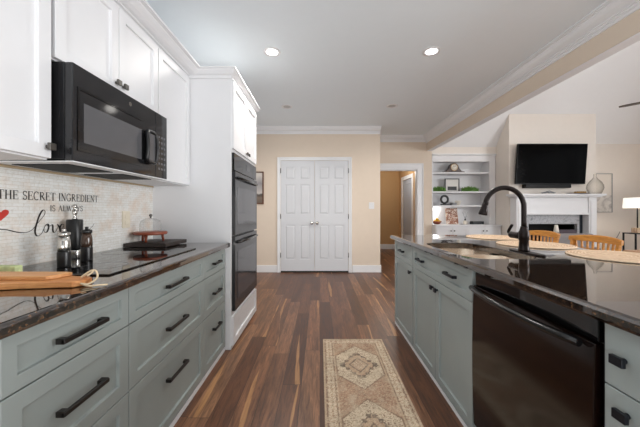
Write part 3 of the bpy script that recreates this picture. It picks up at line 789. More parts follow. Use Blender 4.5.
unit('base_cabinet', 'grey green island drawer cabinet right of the dishwasher, nearest the camera', -1, XI, 1.50, .30, .765, .03, .873,
     [('slab', .30, .765, .703, .87, [('tpull', .712, .787, 0)], 'black_metal'), ('slab', .30, .765, .45, .703, [('tpull', .705, .652, 0)], 'black_metal'), ('slab', .30, .765, .03, .45, [('tpull', .705, .38, 0)], 'black_metal')], 'sage_shadow_gap', 'sage_paint', GI, toe=.024)
# dishwasher
r = thing('dishwasher', 'black dishwasher with a bowed bar handle in the island', 'dishwasher', (1.05, 1.09, .001))
DY0, DY1 = .772, 1.412
obj('dishwasher_body', MB().box(.80, 1.40, DY0, DY1, .08, .868).box(.85, 1.38, DY0+.02, DY1-.02, .001, .08), 'black_plastic', r)
m = MB(); n = 10; pv = []
for i in range(n+1):        # gently bowed door front
    z = .10+(.795-.10)*i/n; q = math.sin(PI*i/n)*.008
    pv.append((.772-q, z))
m.prism([(p[0], p[1]) for p in pv]+[(.798, .795), (.798, .10)], 1, DY0+.014, DY1-.004)
t = NT('dark_bronze_enamel'); t.set(Base_Color=lin((20, 10, 7)), Roughness=.12, IOR=1.5); M['dark_bronze_enamel'] = t.m
obj('dishwasher_door', m, 'dark_bronze_enamel', r, bevel=.002)
obj('control_strip', MB().box(.782, .80, DY0+.014, DY1-.004, .798, .866), 'black_glass', r, bevel=.003)
obj('kick_plate', MB().box(.80, .81, DY0+.01, DY1-.004, .005, .098), 'black_plastic', r)
hp_ = []
for i in range(13):
    u = i/12; y = DY1-.012+(DY0+.045-DY1+.012)*u
    hp_.append((.768-.045*math.sin(PI*min(max(u, .02), .98))**.5, y, .785))
obj('handle', MB().tube(hp_, .013, 10), 'black_enamel', r)

# countertop with the sink opening
KX0, KX1, KY0, KY1 = .742, 1.84, .28, 2.955
SX, SY, SA, SB = 1.0, 1.85, .198, .372      # sink centre, half sizes
def inner(a, k=1.0, ex=5):
    c, s_ = math.cos(a), math.sin(a)
    rr = 1/((abs(c)/(SA*k))**ex+(abs(s_)/(SB*k))**ex)**(1/ex)
    return (SX+rr*c, SY+rr*s_)
def outer(a, ins=0):
    c, s_ = math.cos(a), math.sin(a)
    tx = ((KX1-ins-SX)/c) if c > 1e-9 else ((KX0+ins-SX)/c if c < -1e-9 else 1e9)
    ty = ((KY1-ins-SY)/s_) if s_ > 1e-9 else ((KY0+ins-SY)/s_ if s_ < -1e-9 else 1e9)
    tt = min(tx, ty); return (SX+tt*c, SY+tt*s_)
cors = [math.atan2(y-SY, x-SX) for x in (KX0, KX1) for y in (KY0, KY1)]
angs = sorted(set([round(-PI+2*PI*i/72+.001, 6) for i in range(72)]+[round(c, 6) for c in cors]))
Z1, Z0 = .914, .874
rings = [[(*inner(a), Z0) for a in angs], [(*inner(a), Z1-.004) for a in angs], [(*inner(a, 1.012), Z1) for a in angs]]
for ins, z in ((.012, Z1), (.004, Z1-.004), (0, Z1-.012), (0, Z0+.01), (.008, Z0)): 
    rg = []
    for a in angs:
        p = outer(a); x = min(max(p[0], KX0+ins), KX1-ins); y = min(max(p[1], KY0+ins), KY1-ins); rg.append((x, y, z))
    rings.append(rg)
N_ = len(angs); v = [p for rg in rings for p in rg]; R_ = len(rings)
f = [(i*N_+j, i*N_+(j+1) % N_, ((i+1) % R_)*N_+(j+1) % N_, ((i+1) % R_)*N_+j) for i in range(R_) for j in range(N_)]
tag(obj('island_countertop', MB().add(v, f), 'granite'), 'wide polished dark granite island top around the sink', 'countertop')
r = thing('kitchen_sink', 'curved metal undermount sink set in the island counter', 'sink', (SX, SY, .68))
SA0, SB0 = SA, SB
def basin(y0, y1):
    m = MB(); cy = (y0+y1)/2; hb = (y1-y0)/2; hx = SA+.012; vs = []; ns = 40
    lev = [(1.0, Z0-.001), (1.0, Z0-.006), (.96, Z0-.02), (.93, .72), (.80, .695), (.2, .69)]
    for k, z in lev:
        for i in range(ns):
            a = 2*PI*i/ns; c, s_ = math.cos(a), math.sin(a); ex = 4
            rr = 1/((abs(c)/(hx*k))**ex+(abs(s_)/(hb*k))**ex)**(1/ex); vs.append((SX+rr*c, cy+rr*s_, z))
    nl = len(lev)
    fs = [(i*ns+j, i*ns+(j+1) % ns, (i+1)*ns+(j+1) % ns, (i+1)*ns+j) for i in range(nl-1) for j in range(ns)]+[[(nl-1)*ns+j for j in range(ns)]]
    m.add(vs, fs, True); return m, cy
for y0, y1 in ((SY-SB-.012, SY+.03), (SY+.042, SY+SB+.012)):
    m, cy = basin(y0, y1); bo = obj('basin', m, 'sink_steel', r)
    sd = bo.modifiers.new('thickness', 'SOLIDIFY'); sd.thickness = .001
    obj('drain', MB().lathe([(.04, 0), (.04, .004), (.03, .004), (.028, .001), (0, .001)], (SX, cy, .692), 20), 'steel', bo)
# faucet
FX, FY = 1.238, 1.70
r = thing('kitchen_faucet', 'dark bronze gooseneck faucet with pull down head behind the island sink', 'faucet', (FX, FY, Z1))
m = MB(); m.prism([(FX+.032*math.copysign(abs(math.cos(a))**.8, math.cos(a)), FY-.02+.14*math.copysign(abs(math.sin(a))**.9, math.sin(a))) for a in [2*PI*i/32 for i in range(32)]], 2, Z1+.0003, Z1+.009)
obj('base_plate', m, 'oil_rubbed_bronze', r, bevel=.003)
obj('faucet_body', MB().lathe([(.031, .009), (.031, .02), (.027, .03), (.025, .075), (.028, .08), (.028, .125), (.023, .135), (.02, .15), (.018, .16), (0, .16)], (FX, FY, Z1), 24), 'oil_rubbed_bronze', r)
arcp = [(FX, FY, Z1+.15), (FX, FY, 1.19)]
for i in range(1, 13):
    a = math.radians(i*158/12); arcp.append((FX-.118+.118*math.cos(a), FY, 1.19+.118*math.sin(a)))
arcp.append((FX-.232, FY, 1.215))
obj('spout', MB().tube(smooth(arcp, 3), .0145, 14), 'oil_rubbed_bronze', r)
obj('spray_head', MB().tube([(FX-.2325, FY, 1.214), (FX-.236, FY, 1.20), (FX-.242, FY, 1.175), (FX-.249, FY, 1.148), (FX-.250, FY, 1.143)], [.017, .018, .021, .025, .022], 16), 'oil_rubbed_bronze', r)
obj('lever_handle', MB().lathe([(.02, .022), (.021, .06), (.019, .1), (.021, .112), (.015, .12), (0, .12)], (FX, FY, Z1+.1), 16, axis=1).tube(smooth([(FX, FY+.115, Z1+.105), (FX-.003, FY+.135, Z1+.115), (FX-.003, FY+.125, Z1+.135), (FX+.002, FY+.105, Z1+.165)], 3), [.009]*9+[.007], 10), 'oil_rubbed_bronze', r)

# woven placemats
def placemat(loc, label):
    rad = .237; prof = [(0, .003)]
    k = 22
    for i in range(1, k+1):
        rr = rad*i/k; prof += [(rr-rad/k*.5, .009), (rr, .0065)]
    prof += [(rad+.003, .003), (rad, .0), (0, 0)]
    o = obj('round_placemat', MB().lathe([(max(a, 1e-6), b) for a, b in prof], (0, 0, 0), 40, close=False), 'woven_seagrass')
    o.location = loc
    return tag(o, label, 'placemat', 'round woven placemats on the island')
pm = placemat((1.66, 1.535, Z1+.0006), 'round woven placemat nearest the camera, in front of the right stool')
for loc, lb in (((1.59, 2.08, Z1+.0006), 'round woven placemat in the middle, directly behind the faucet'), ((1.645, 2.645, Z1+.0006), 'round woven placemat farthest away, below the built-in bookcase')):
    c = pm.copy(); COL.objects.link(c); c.location = loc; c['label'] = lb

# bar stools with spindle backs (authored round the origin, back along Y at +x)
def stool():
    r = thing('bar_stool', '', 'bar stool', (0, 0, 0), 'honey oak spindle back stools behind the island')
    obj('seat', MB().prism(rounded(-.2, .2, -.2, .2, .07), 2, .60, .64), 'honey_oak', r, bevel=.008)
    def bow(y, x=.2): return x+.035*(1-(y/.2)**2)
    def rail(z0, z1, lift, half, th):
        vs = []; n = 14
        for i in range(n+1):
            y = -half+2*half*i/n; x = bow(y); l = lift*(1-(y/half)**2)
            vs += [(x-th/2, y, z0), (x+th/2, y, z0), (x+th/2+.006, y, z1+l), (x-th/2+.006, y, z1+l)]
        fs = [(4*i+j, 4*i+(j+1) % 4, 4*i+4+(j+1) % 4, 4*i+4+j) for i in range(n) for j in range(4)]+[(0, 1, 2, 3), (4*n, 4*n+1, 4*n+2, 4*n+3)]
        return MB().add(vs, fs)
    obj('crest_rail', rail(.92, .955, .02, .21, .022), 'honey_oak', r, bevel=.003)
    obj('lower_rail', rail(.845, .862, 0, .185, .018), 'honey_oak', r, bevel=.002)
    for i in range(9):
        y = -.16+.32*i/8
        obj('spindle', MB().beam((bow(y), y, .858), (bow(y)+.003, y*1.05, .93), .012, .009), 'honey_oak', r)
    for s_ in (-1, 1):
        obj('back_post', MB().beam((.17, s_*.165, .63), (.203, s_*.185, .93), .022, .022), 'honey_oak', r)
        for x in (-.16, .16):
            obj('leg', MB().tube([(x*1.25, s_*.2, .0), (x, s_*.16, .605)], [.014, .019], 10), 'honey_oak', r)
        obj('stretcher', MB().tube([(-.188, s_*.19, .2), (.188, s_*.19, .2)], .010, 8), 'honey_oak', r)
    obj('footrest', MB().tube([(-.183, -.186, .27), (-.183, .186, .27)], .011, 8), 'honey_oak', r)
    return r
st = stool(); st.location = (1.945, 2.195, .0005); st['label'] = 'honey oak spindle back stool on the right, its crest before the side table'
dup(st, (1.945, 2.72, .0005), 'honey oak spindle back stool on the left, right behind the faucet')

# ================================================================ RUG
def rug():
    x0, x1, y0, y1 = .027, .557, .55, 2.53
    W_, L_ = x1-x0, y1-y0; nx, ny = 106, 396
    rnd = random.Random(3)
    import mathutils
    nz = lambda x, y, s_=1: mathutils.noise.noise(Vector((x*s_, y*s_, 3.1)))
    C = {'cream': (224, 204, 176), 'tan': (204, 176, 146), 'rust': (176, 136, 110), 'brown': (138, 108, 88), 'dark': (92, 78, 70)}
    lc = {k: Vector(lin(v)[:3]) for k, v in C.items()}
    def color(x, y):          # x, y in metres from the far left corner
        y = L_-y
        e = min(x, W_-x, y, L_-y)
        q = .006
        jx, jy = round(x/q)*q, round(y/q)*q
        j = nz(jx, jy, 160)
        if e < .01: c = lc['tan']
        elif e < .085:
            k = (math.sin((x if e == y or e == L_-y else y)*150)+math.sin(e*220))
            c = lc['cream'] if k*.55+j*3.4 > -.5 else (lc['brown'] if j > -.1 else lc['rust'])
            if abs(e-.018) < .004 or abs(e-.078) < .004: c = lc['brown'] if j > -.2 else lc['tan']
        else:
            u = abs(x-W_/2); P = .676
            v_ = abs((y-.42+P/2) % P-P/2)
            # hexagon medallion
            hx = .172; hy = .2975
            inside = u < hx and v_ < hy-(u*.97)
            edge = inside and not (u < hx-.008 and v_ < hy-.012-(u*.97))
            if inside:
                c = lc['cream'] if j > -.2 else lc['brown']
                if edge: c = lc['brown']
                dd = u/.14+v_/.185
                stp = (math.sin(u*190)+math.sin(v_*190))*.06
                if dd+stp < 1.0: c = lc['dark'] if j > -.2 else lc['brown']
                if dd+stp < .84: c = lc['tan'] if j > -.15 else lc['rust']
                if dd+stp < .42: c = lc['rust'] if j > 0 else lc['cream']
                if v_ < .024 and .105 < u < .142: c = lc['dark']
                if abs(dd-.5) < .05: c = lc['dark'] if j > -.1 else lc['brown']
            else:
                c = lc['rust'] if j > -.12 else (lc['brown'] if j < -.38 else lc['tan'])
                if u > hx-.0 and u < hx+.01: c = lc['tan']
        f = .80+.28*(nz(x, y, 9)*.5+.5)+rnd.uniform(-.2, .16)
        fade = min(.8, max(0, nz(x+5, y, 14))*.8+max(0, nz(x, y+3, 55))*.7)
        c = c*(1-fade)+lc['cream']*fade*.9
        c = c*.8+Vector((.36, .29, .22))*.2
        return (c*f)
    vs = [(x0+W_*i/nx, y0+L_*j/ny, .008) for j in range(ny+1) for i in range(nx+1)]
    fs = [(j*(nx+1)+i, j*(nx+1)+i+1, (j+1)*(nx+1)+i+1, (j+1)*(nx+1)+i) for j in range(ny) for i in range(nx)]
    top = len(vs)
    bd = [j*0+i for i in range(nx+1)]+[j*(nx+1)+nx for j in range(1, ny+1)]+[ny*(nx+1)+i for i in range(nx-1, -1, -1)]+[j*(nx+1) for j in range(ny-1, 0, -1)]
    vs += [(vs[b][0], vs[b][1], .0008) for b in bd]; nb = len(bd)
    fs += [(bd[k], top+k, top+(k+1) % nb, bd[(k+1) % nb]) for k in range(nb)]+[[top+k for k in range(nb)]]
    me = bpy.data.meshes.new('runner_rug'); me.from_pydata(vs, [], fs)
    ca = me.color_attributes.new('Col', 'FLOAT_COLOR', 'POINT')
    for i, p in enumerate(vs):
        c = color(p[0]-x0, p[1]-y0); ca.data[i].color = (*c, 1)
    me.materials.append(M['rug_pile'])
    o = bpy.data.objects.new('runner_rug', me); COL.objects.link(o)
    tag(o, 'faded cream and rust runner rug with hexagon medallions on the wood floor', 'rug')
rug()

# ================================================================ CEILING FIXTURES
GC = 'round recessed lights in the kitchen ceiling'
lbl = ['lit recessed ceiling light, near left one above the aisle', 'lit recessed ceiling light, near right one above the island',
       'unlit recessed ceiling light, far left one before the pantry doors', 'unlit recessed ceiling light, far right one before the hall opening']
for (x, y, lit), lb in zip(CANS, lbl):
    r = thing('recessed_light', lb, 'ceiling light', (x, y, CZ), GC)
    obj('trim_ring', MB().lathe([(.055, -.001), (.058, -.006), (.082, -.005), (.085, 0), (.055, 0)], (x, y, CZ-.0005), 32, close=False), 'trim_paint', r)
    obj('lens', MB().lathe([(0, -.001), (.054, -.002)], (x, y, CZ-.001), 32, close=False), 'lit_lens' if lit else 'unlit_lens', r)
# ceiling fan, only a blade tip reaches into the frame
FC = (4.97, 3.63, 2.72)
r = thing('ceiling_fan', 'ceiling fan blade tip at the right photo edge under the vaulted ceiling', 'ceiling fan', FC)
obj('downrod', MB().tube([(FC[0], FC[1], 2.8), (FC[0], FC[1], 4.099)], .014, 10), 'black_metal', r)
obj('motor_housing', MB().lathe([(0, -.1), (.08, -.09), (.12, -.03), (.12, .05), (.05, .09), (.02, .1)], FC, 24), 'black_metal', r)
for k in range(3):
    a = math.radians(130+120*k)
    d = Vector((math.cos(a), math.sin(a), 0)); n_ = Vector((-d.y, d.x, 0))
    c = Vector(FC); q = []
    for rr, hw in ((.14, .03), (.3, .042), (.68, .04), (.75, .022)):
        q += [c+d*rr+n_*hw+Vector((0, 0, .004)), c+d*rr-n_*hw-Vector((0, 0, .004))]
    vs = q+[p+Vector((0, 0, .007)) for p in q]
    fs = [(0, 1, 3, 2), (2, 3, 5, 4), (4, 5, 7, 6), (8, 10, 11, 9), (10, 12, 13, 11), (12, 14, 15, 13), (0, 2, 10, 8), (2, 4, 12, 10), (4, 6, 14, 12), (1, 9, 11, 3), (3, 11, 13, 5), (5, 13, 15, 7), (0, 8, 9, 1), (6, 7, 15, 14)]
    obj('blade', MB().add(vs, fs), 'dark_wood', r)

# picture left of the pantry
def framed(name, label, x0, x1, z0, z1, y, fm, am, fw, cat='picture', group=None, mat_w=0):
    r = thing(name, label, cat, ((x0+x1)/2, y, z0), group)
    m = MB().box(x0, x0+fw, y-.02, y, z0, z1).box(x1-fw, x1, y-.02, y, z0, z1).box(x0+fw, x1-fw, y-.02, y, z0, z0+fw).box(x0+fw, x1-fw, y-.02, y, z1-fw, z1)
    obj('frame', m, fm, r)
    if mat_w: obj('mount', MB().box(x0+fw, x1-fw, y-.008, y, z0+fw, z1-fw), 'paper_white', r)
    q = fw+mat_w
    obj('print', MB().box(x0+q, x1-q, y-.011, y-.0085 if mat_w else y, z0+q, z1-q), am, r, loc=(0, 0, 0))
    return r
framed('framed_picture', 'brown framed landscape print on the wall behind the oven tower', -1.385, -1.065, 1.29, 1.905, YB, 'walnut_frame', 'moody_landscape', .022)

# ================================================================ BUILT-IN BOOKCASE
bk = thing('built_in_bookcase', 'white built-in bookcase with open shelves above low cupboards', 'bookcase', (3.04, 6.05, 0))
m = MB().box(BKX0, BKX0+.02, YH, 6.26, .875, BKZ-.001).box(BKX1-.13, BKX1, YH, 6.26, .875, BKZ-.001).box(BKX0+.02, BKX1-.13, 6.235, 6.26, .875, BKZ-.001)
m.box(BKX0+.02, BKX1-.13, YH, 6.235, 2.205, BKZ-.001)
obj('case', m, 'white_paint', bk, bevel=.001, seg=1)
obj('crown', MB().prism([(YH, 2.325), (YH-.02, 2.335), (YH-.035, 2.355), (YH-.035, 2.365), (YH, 2.365)], 0, BKX0, BKX1), 'trim_paint', bk)
SHZ = [1.98, 1.575, 1.28]
for z in SHZ: obj('shelf', MB().box(BKX0+.02, BKX1-.131, YH+.01, 6.235, z-.028, z), 'white_paint', bk)
obj('ledge', MB().box(BKX0, BKX1, 5.70, 6.255, .845, .8745), 'white_paint', bk, bevel=.004)
obj('base', MB().box(BKX0, BKX1, 5.74, 6.25, .0, .845), 'white_paint', bk)
xs = [BKX0+.01+(BKX1-BKX0-.02)*i/4 for i in range(5)]
for i in range(4):
    d = obj('door', MB().shaker((xs[i]+.003, 5.74, .12), (1, 0, 0), (0, 0, 1), (0, -1, 0), xs[i+1]-xs[i]-.006, .70, .018, .05), 'white_paint', bk)
    kx = xs[i+1]-.035 if i % 2 == 0 else xs[i]+.035
    obj('knob', MB().sphere((kx, 5.71, .755), .014), 'pewter_knob', d)

def S(px, py, Y): return ((px-320)/280*Y, Y, H-(py-210.5)/280*Y)
# clock
z = SHZ[0]+.0005
r = thing('mantel_clock', 'dark wooden mantel clock with cream dial on the top bookcase shelf', 'clock', (2.87, 6.03, z))
pr = [(-.23, 0), (.23, 0), (.23, .022), (.17, .032), (.115, .09), (.085, .16), (.045, .195), (0, .205), (-.045, .195), (-.085, .16), (-.115, .09), (-.17, .032), (-.23, .022)]
obj('clock_case', MB().prism([(2.87+a, z+b) for a, b in pr], 1, 5.99, 6.07), 'dark_wood', r, bevel=.004)
dl = obj('dial', MB().lathe([(.068, 0), (.068, -.008), (0, -.008)], (2.87, 5.99, z+.115), 28, axis=1), 'cream_ceramic', r)
obj('bezel', MB().lathe([(.066, -.002), (.07, -.012), (.076, -.012), (.078, 0)], (2.87, 5.99, z+.115), 28, axis=1, close=False), 'gold_bead', r)
obj('clock_hand', MB().beam((2.87, 5.98, z+.115), (2.905, 5.98, z+.145), .006, .002, up=(0, 1, 0)).beam((2.87, 5.98, z+.115), (2.85, 5.98, z+.14), .007, .002, up=(0, 1, 0)), 'black_plastic', dl)
# leaning picture frame and two greenery
z = SHZ[1]+.0005
framed('photo_frame', 'black photo frame standing between two green plants on the bookcase', 2.715, 3.03, z, z+.29, 6.10, 'black_ceramic', 'dark_board', .02, 'photo frame', mat_w=.0)
# its print: white paper with a dark lower panel
fo = [o for o in bpy.data.objects if o.name.startswith('photo_frame')][0]
for chd in fo.children:
    if chd.name.startswith('print'):
        chd.data.materials[0] = M['paper_white']
obj('dark_panel', MB().box(2.775, 2.97, 6.085, 6.088, z+.035, z+.115), 'dark_board', fo)
def greenery(x0, x1, label):
    m = MB()
    for k in range(260):
        x = random.uniform(x0+.02, x1-.02); y = random.uniform(5.965, 6.07); hh = random.uniform(.06, .13)*(1-.35*abs((x-(x0+x1)/2)/((x1-x0)/2))**2)
        a = random.uniform(0, 2*PI); l = random.uniform(.01, .035); w_ = random.uniform(.005, .01)
        p = Vector((x, y, z)); q = p+Vector((math.cos(a)*l, math.sin(a)*l*.6, hh)); n_ = Vector((-math.sin(a), math.cos(a), 0))*w_
        mid = (p+q)/2+Vector((0, 0, hh*.15))
        m.add([p, mid-n_, q, mid+n_], [(0, 1, 2, 3)])
    m.box(x0, x1, 5.99, 6.05, z, z+.022)
    tag(obj('greenery_planter', m, 'leaf_green'), label, 'plant', 'low green plants on the bookcase shelf')
greenery(2.415, 2.70, 'low leafy green plant left of the black photo frame')
greenery(3.04, 3.40, 'low leafy green plant right of the black photo frame')
# ring sculpture, book stack, cup
z = SHZ[2]+.0005
r = thing('ring_sculpture', 'black ring sculpture on a dark book below the left plant', 'sculpture', (2.70, 6.05, z))
obj('base', MB().box(2.62, 2.82, 6.0, 6.1, z, z+.03), 'dark_board', r, bevel=.003)
rp = [(2.69+.075*math.cos(2*PI*i/28), 6.05, z+.128+.078*math.sin(2*PI*i/28)) for i in range(29)]
obj('ring', MB().tube(rp, .022, 10, caps=False), 'black_ceramic', r)
tag(obj('stone_bowl', MB().lathe([(.03, 0), (.05, .03), (.06, .07), (.062, .1), (.056, .1), (.05, .05), (0, .02)], (2.985, 6.06, z), 20), 'cream_ceramic'), 'small pale cup right of the black ring sculpture', 'cup')
tag(obj('gray_book', MB().box(2.84, 2.93, 6.0, 6.12, z, z+.055), 'grey_ceramic', bevel=.002), 'small grey book lying beside the ring sculpture', 'book')
# fruit bowl, cookbook, diffuser, books
z = .875
r = thing('fruit_bowl', 'brown wooden bowl on the lowest bookcase ledge, left of the cookbook', 'bowl', (2.505, 6.0, z))
obj('bowl', MB().lathe([(.03, 0), (.05, .004), (.085, .035), (.1, .065), (.095, .068), (.08, .045), (.04, .02), (0, .015)], (2.505, 6.0, z), 28), 'red_wood', r)
for i, (dx, dy, dz) in enumerate(((-.04, 0, .062), (.03, -.03, .06), (-.01, .048, .065), (.032, .036, .07), (.0, -.01, .105))):
    tag(obj('lemon', MB().sphere((2.505+dx, 6.0+dy, z+dz), .032, 14), 'lemon'), 'yellow fruit heaped in the brown bowl on the bookcase', 'fruit', 'yellow fruit in the wooden bowl')
r = thing('cookbook', 'brown and white cookbook standing upright on the lowest bookcase ledge', 'book', (2.865, 6.05, z))
obj('cover', MB().add([(2.735, 6.03, z), (2.985, 6.03, z), (2.985, 6.055, z), (2.735, 6.055, z), (2.735, 6.10, z+.345), (2.985, 6.10, z+.345), (2.985, 6.125, z+.345), (2.735, 6.125, z+.345)], [(0, 1, 2, 3), (4, 5, 6, 7), (0, 1, 5, 4), (1, 2, 6, 5), (2, 3, 7, 6), (3, 0, 4, 7)]), 'cookbook_cover', r)
L = (3.10, 5.98, z)
r = thing('reed_diffuser', 'white reed diffuser with dark neck right of the cookbook', 'diffuser', L)
obj('bottle', MB().lathe([(.04, 0), (.045, .01), (.045, .06), (.02, .08), (.015, .083), (0, .083)], L, 20), 'cream_ceramic', r)
obj('neck', MB().lathe([(.016, .083), (.016, .115), (0, .115)], L, 14), 'black_ceramic', r)
for k in range(6):
    a = k*1.05; obj('reed', MB().tube([(L[0], L[1], z+.1), (L[0]+.06*math.cos(a), L[1]+.04*math.sin(a), z+.27)], .002, 6), 'grey_ceramic', r)
tag(obj('woven_box', MB().box(3.26, 3.49, 5.96, 6.1, z, z+.062), 'dark_board', bevel=.003), 'low dark grey box on the right of the lowest bookcase ledge', 'box')

# ================================================================ FIREPLACE
mt = thing('fireplace_mantel', 'white fireplace mantel with frieze and square columns below the television', 'mantel', (4.58, 5.4, 0))
F0 = 5.33
MXL, MXR = 3.74, 5.27
zs = 1.485
obj('mantel_shelf', MB().box(3.66, 5.37, F0-.09, YC-.001, zs-.035, zs).box(3.70, 5.33, F0-.05, YC-.001, zs-.06, zs-.035), 'trim_paint', mt, bevel=.004)
obj('frieze', MB().box(MXL+.17, MXR-.15, F0+.02, YC-.001, 1.09, zs-.061).box(MXL+.17, MXR-.15, F0, F0+.02, 1.09, 1.13), 'trim_paint', mt, bevel=.003)
for a, b in ((MXL, MXL+.17), (MXR-.15, MXR)):
    obj('column', MB().box(a, b, F0, YC-.001, 0, zs-.061).box(a+.03, b-.03, F0-.012, F0, .18, 1.36).box(a-.005, b+.005, F0-.016, F0, 0, .15), 'trim_paint', mt, bevel=.003)
obj('marble_surround', MB().box(MXL+.17, fx0, YC-.06, YC-.001, 0, 1.09).box(fx1, MXR-.22, YC-.06, YC-.001, 0, 1.09).box(fx0, fx1, YC-.06, YC-.001, fz, 1.09), 'marble', mt)
obj('dark_side_strip', MB().box(MXR-.22, MXR-.15, YC-.05, YC-.001, 0, 1.09), 'navy_edge', mt, label='dark navy strip beside the marble')
fb = MB().box(fx0+.001, fx0+.02, YC, YH-.01, 0.001, fz-.001).box(fx1-.02, fx1-.001, YC, YH-.01, .001, fz-.001).box(fx0+.02, fx1-.02, YH-.03, YH-.01, .001, fz-.001).box(fx0+.02, fx1-.02, YC, YH-.03, fz-.02, fz-.001).box(fx0+.02, fx1-.02, YC, YH-.03, .001, .02)
obj('firebox', fb, 'firebox', mt)
tag(obj('fireplace_screen', MB().box(4.60, 4.97, YC-.09, YC-.08, .02, .80), 'ash_log'), 'grey panel standing in the right of the dark fireplace opening', 'fire screen')
# tall white candle holder before the firebox
L = (4.37, 5.18, .001)
r = thing('hearth_candlestick', 'slim white cone ornament in front of the dark fireplace opening', 'ornament', L)
obj('stand', MB().lathe([(.07, 0), (.07, .01), (.012, .03), (.012, .76), (0, .76)], L, 16), 'black_metal', r)
obj('cone', MB().lathe([(.045, .76), (.04, .80), (.025, .90), (.02, .905), (0, .905)], L, 16), 'cream_ceramic', r)

# television
TVY = YC-.10
r = thing('television', 'large black flat television on the chimney breast above the mantel', 'television', (4.45, TVY, 1.62))
tx0, tx1, tz0, tz1 = 3.775, 5.115, 1.68, 2.452
def tvbox(m, x0, x1, z0, z1, d0, d1, th=.035):
    for z in (): pass
    sh = lambda zz: -(zz-1.685)*th+0
    vs = []
    for d in (d0, d1):
        for x, zz in ((x0, z0), (x1, z0), (x1, z1), (x0, z1)): vs.append((x+(zz-1.685)*.035, TVY+d+sh(zz), zz))
    return m.add(vs, [(3, 2, 1, 0), (4, 5, 6, 7), (0, 1, 5, 4), (1, 2, 6, 5), (2, 3, 7, 6), (3, 0, 4, 7)])
obj('housing', tvbox(MB(), tx0, tx1, tz0, tz1, -.012, .03), 'tv_black', r, bevel=.003)
obj('screen', tvbox(MB(), tx0+.012, tx1-.012, tz0+.015, tz1-.012, -.0145, -.0125), 'tv_screen', r)
obj('wall_mount', MB().box(4.25, 4.75, TVY+.031, YC-.0005, 1.78, 2.10), 'black_plastic', r)
tag(obj('soundbar', MB().box(3.965, 4.84, TVY-.02, TVY+.09, 1.606, 1.677), 'tv_black', bevel=.006), 'slim black soundbar directly under the television', 'soundbar')

# mantel decor
zm = zs+.0005
r = thing('driftwood_ornament', 'small brown twig ornament on the middle of the mantel shelf', 'ornament', (4.35, 5.34, zm))
m = MB()
for k in range(9):
    a = k*.7; m.tube([(4.35-.12*math.cos(a), 5.34-.03*math.sin(a), zm+.012), (4.35+.03*math.cos(a), 5.34, zm+.03+.004*k), (4.35+.13*math.cos(a+.4), 5.34+.04*math.sin(a), zm+.02)], .006, 6)
obj('twigs', m, 'grey_ceramic', r)
tag(obj('decor_tray', MB().lathe([(.0, 0), (.17, 0), (.19, .012), (.185, .014), (.16, .006), (0, .006)], (4.93, 5.37, zm), 30), 'dark_wood'), 'round dark tray at the right end of the mantel shelf', 'tray')
GB = 'gold beads heaped on the mantel tray'
for k in range(9):
    x = 4.98+.022*((k % 5)-2)*1.6; y = 5.36+.025*((k//5)*2-1)
    tag(obj('gold_bead', MB().sphere((x, y, zm+.030), .021, 10), 'gold_bead'), 'gold brown bead on the dark mantel tray beside the bottle', 'bead', GB)
L = (5.235, 5.33, zm)
tag(obj('glass_bottle_vase', MB().lathe([(0, 0), (.09, 0), (.11, .05), (.128, .11), (.12, .17), (.09, .23), (.04, .29), (.022, .33), (.022, .37), (.028, .374)], L, 32, close=False), 'smoke_glass'), 'teardrop shaped smoky glass bottle at the right end of the mantel', 'vase')
# framed abstract on the alcove wall
framed('abstract_print', 'pale abstract print in a thin grey frame right of the chimney breast', 5.72, 6.125, 1.13, 1.945, YH-.04, 'grey_ceramic', 'abstract_print', .012)

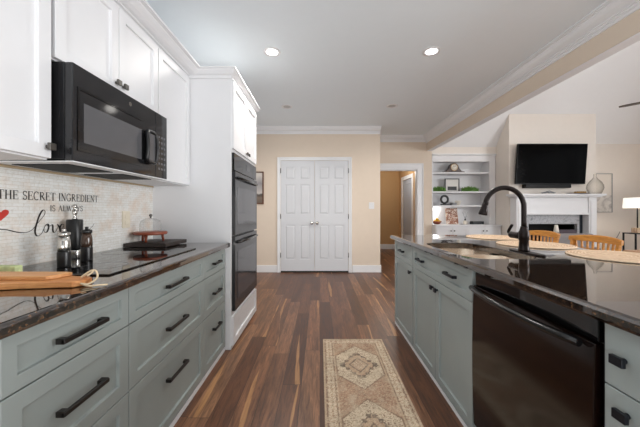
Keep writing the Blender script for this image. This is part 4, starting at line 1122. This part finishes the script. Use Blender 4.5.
# side table + lamp
r = thing('side_table', 'small black metal side table under the lamp by the right wall', 'table', (6.03, 5.2, 0))
TZ = .755
obj('tabletop', MB().box(5.73, 6.33, 5.08, 5.31, TZ-.018, TZ), 'black_metal', r, bevel=.002)
for x in (5.742, 6.318):
    for y in (5.092, 5.298): obj('leg', MB().box(x-.01, x+.01, y-.01, y+.01, 0, TZ-.018), 'black_metal', r)
obj('shelf_frame', MB().box(5.752, 6.308, 5.085, 5.1, .2, .215).box(5.752, 6.308, 5.29, 5.305, .2, .215), 'black_metal', r)
L = (5.895, 5.2, TZ+.0005)
r = thing('table_lamp', 'white drum shade table lamp on the black side table', 'lamp', L)
obj('lamp_base', MB().box(L[0]-.06, L[0]+.06, L[1]-.05, L[1]+.05, L[2], L[2]+.09), 'woven_seagrass', r, bevel=.006)
obj('pole', MB().tube([(L[0], L[1], L[2]+.09), (L[0], L[1], L[2]+.62)], .010, 8), 'black_metal', r)
obj('lamp_shade', MB().lathe([(.19, .46), (.18, .65), (.177, .65), (.187, .46)], L, 40, close=False), 'lamp_shade_fabric', r)
light('table_lamp_bulb', 'POINT', (L[0], L[1], L[2]+.54), (0, 0, 0), 5, (1, .86, .7), .04)
tag(obj('lamp_cord', MB().tube(smooth([(6.0, 5.6, .75), (5.95, 5.62, .62), (5.85, 5.64, .5), (5.78, 5.66, .3), (5.76, 5.68, .05)], 4), .004, 6), 'black_plastic'), 'thin black lamp cord hanging behind the side table', 'cord')

# armchair and table in the living room
r = thing('armchair', 'grey fabric armchair glimpsed between the two wooden stools', 'armchair', (3.72, 4.45, 0))
obj('backrest', MB().box(3.36, 4.06, 4.12, 4.26, .30, .825), 'grey_fabric', r, bevel=.04, seg=4)
obj('seat', MB().box(3.36, 4.06, 4.265, 4.80, .16, .44), 'grey_fabric', r, bevel=.03, seg=3)
for x in (3.26, 4.08): obj('arm', MB().box(x, x+.095, 4.14, 4.80, .12, .62), 'grey_fabric', r, bevel=.03, seg=3)
for x in (3.31, 4.12):
    for y in (4.2, 4.74): obj('foot', MB().tube([(x, y, 0), (x, y, .125)], [.014, .02], 8), 'dark_wood', r)
r = thing('dining_table', 'light wooden table corner at the right edge beyond the stools', 'table', (3.7, 2.5, 0))
obj('tabletop', MB().box(3.16, 4.6, 1.9, 2.92, .735, .76), 'table_wood', r, bevel=.003)
obj('apron', MB().box(3.22, 4.54, 1.96, 2.86, .65, .735), 'table_wood', r)
for x in (3.26, 4.5):
    for y in (2.0, 2.82): obj('leg', MB().tube([(x, y, 0), (x, y, .66)], [.022, .032], 10), 'table_wood', r)
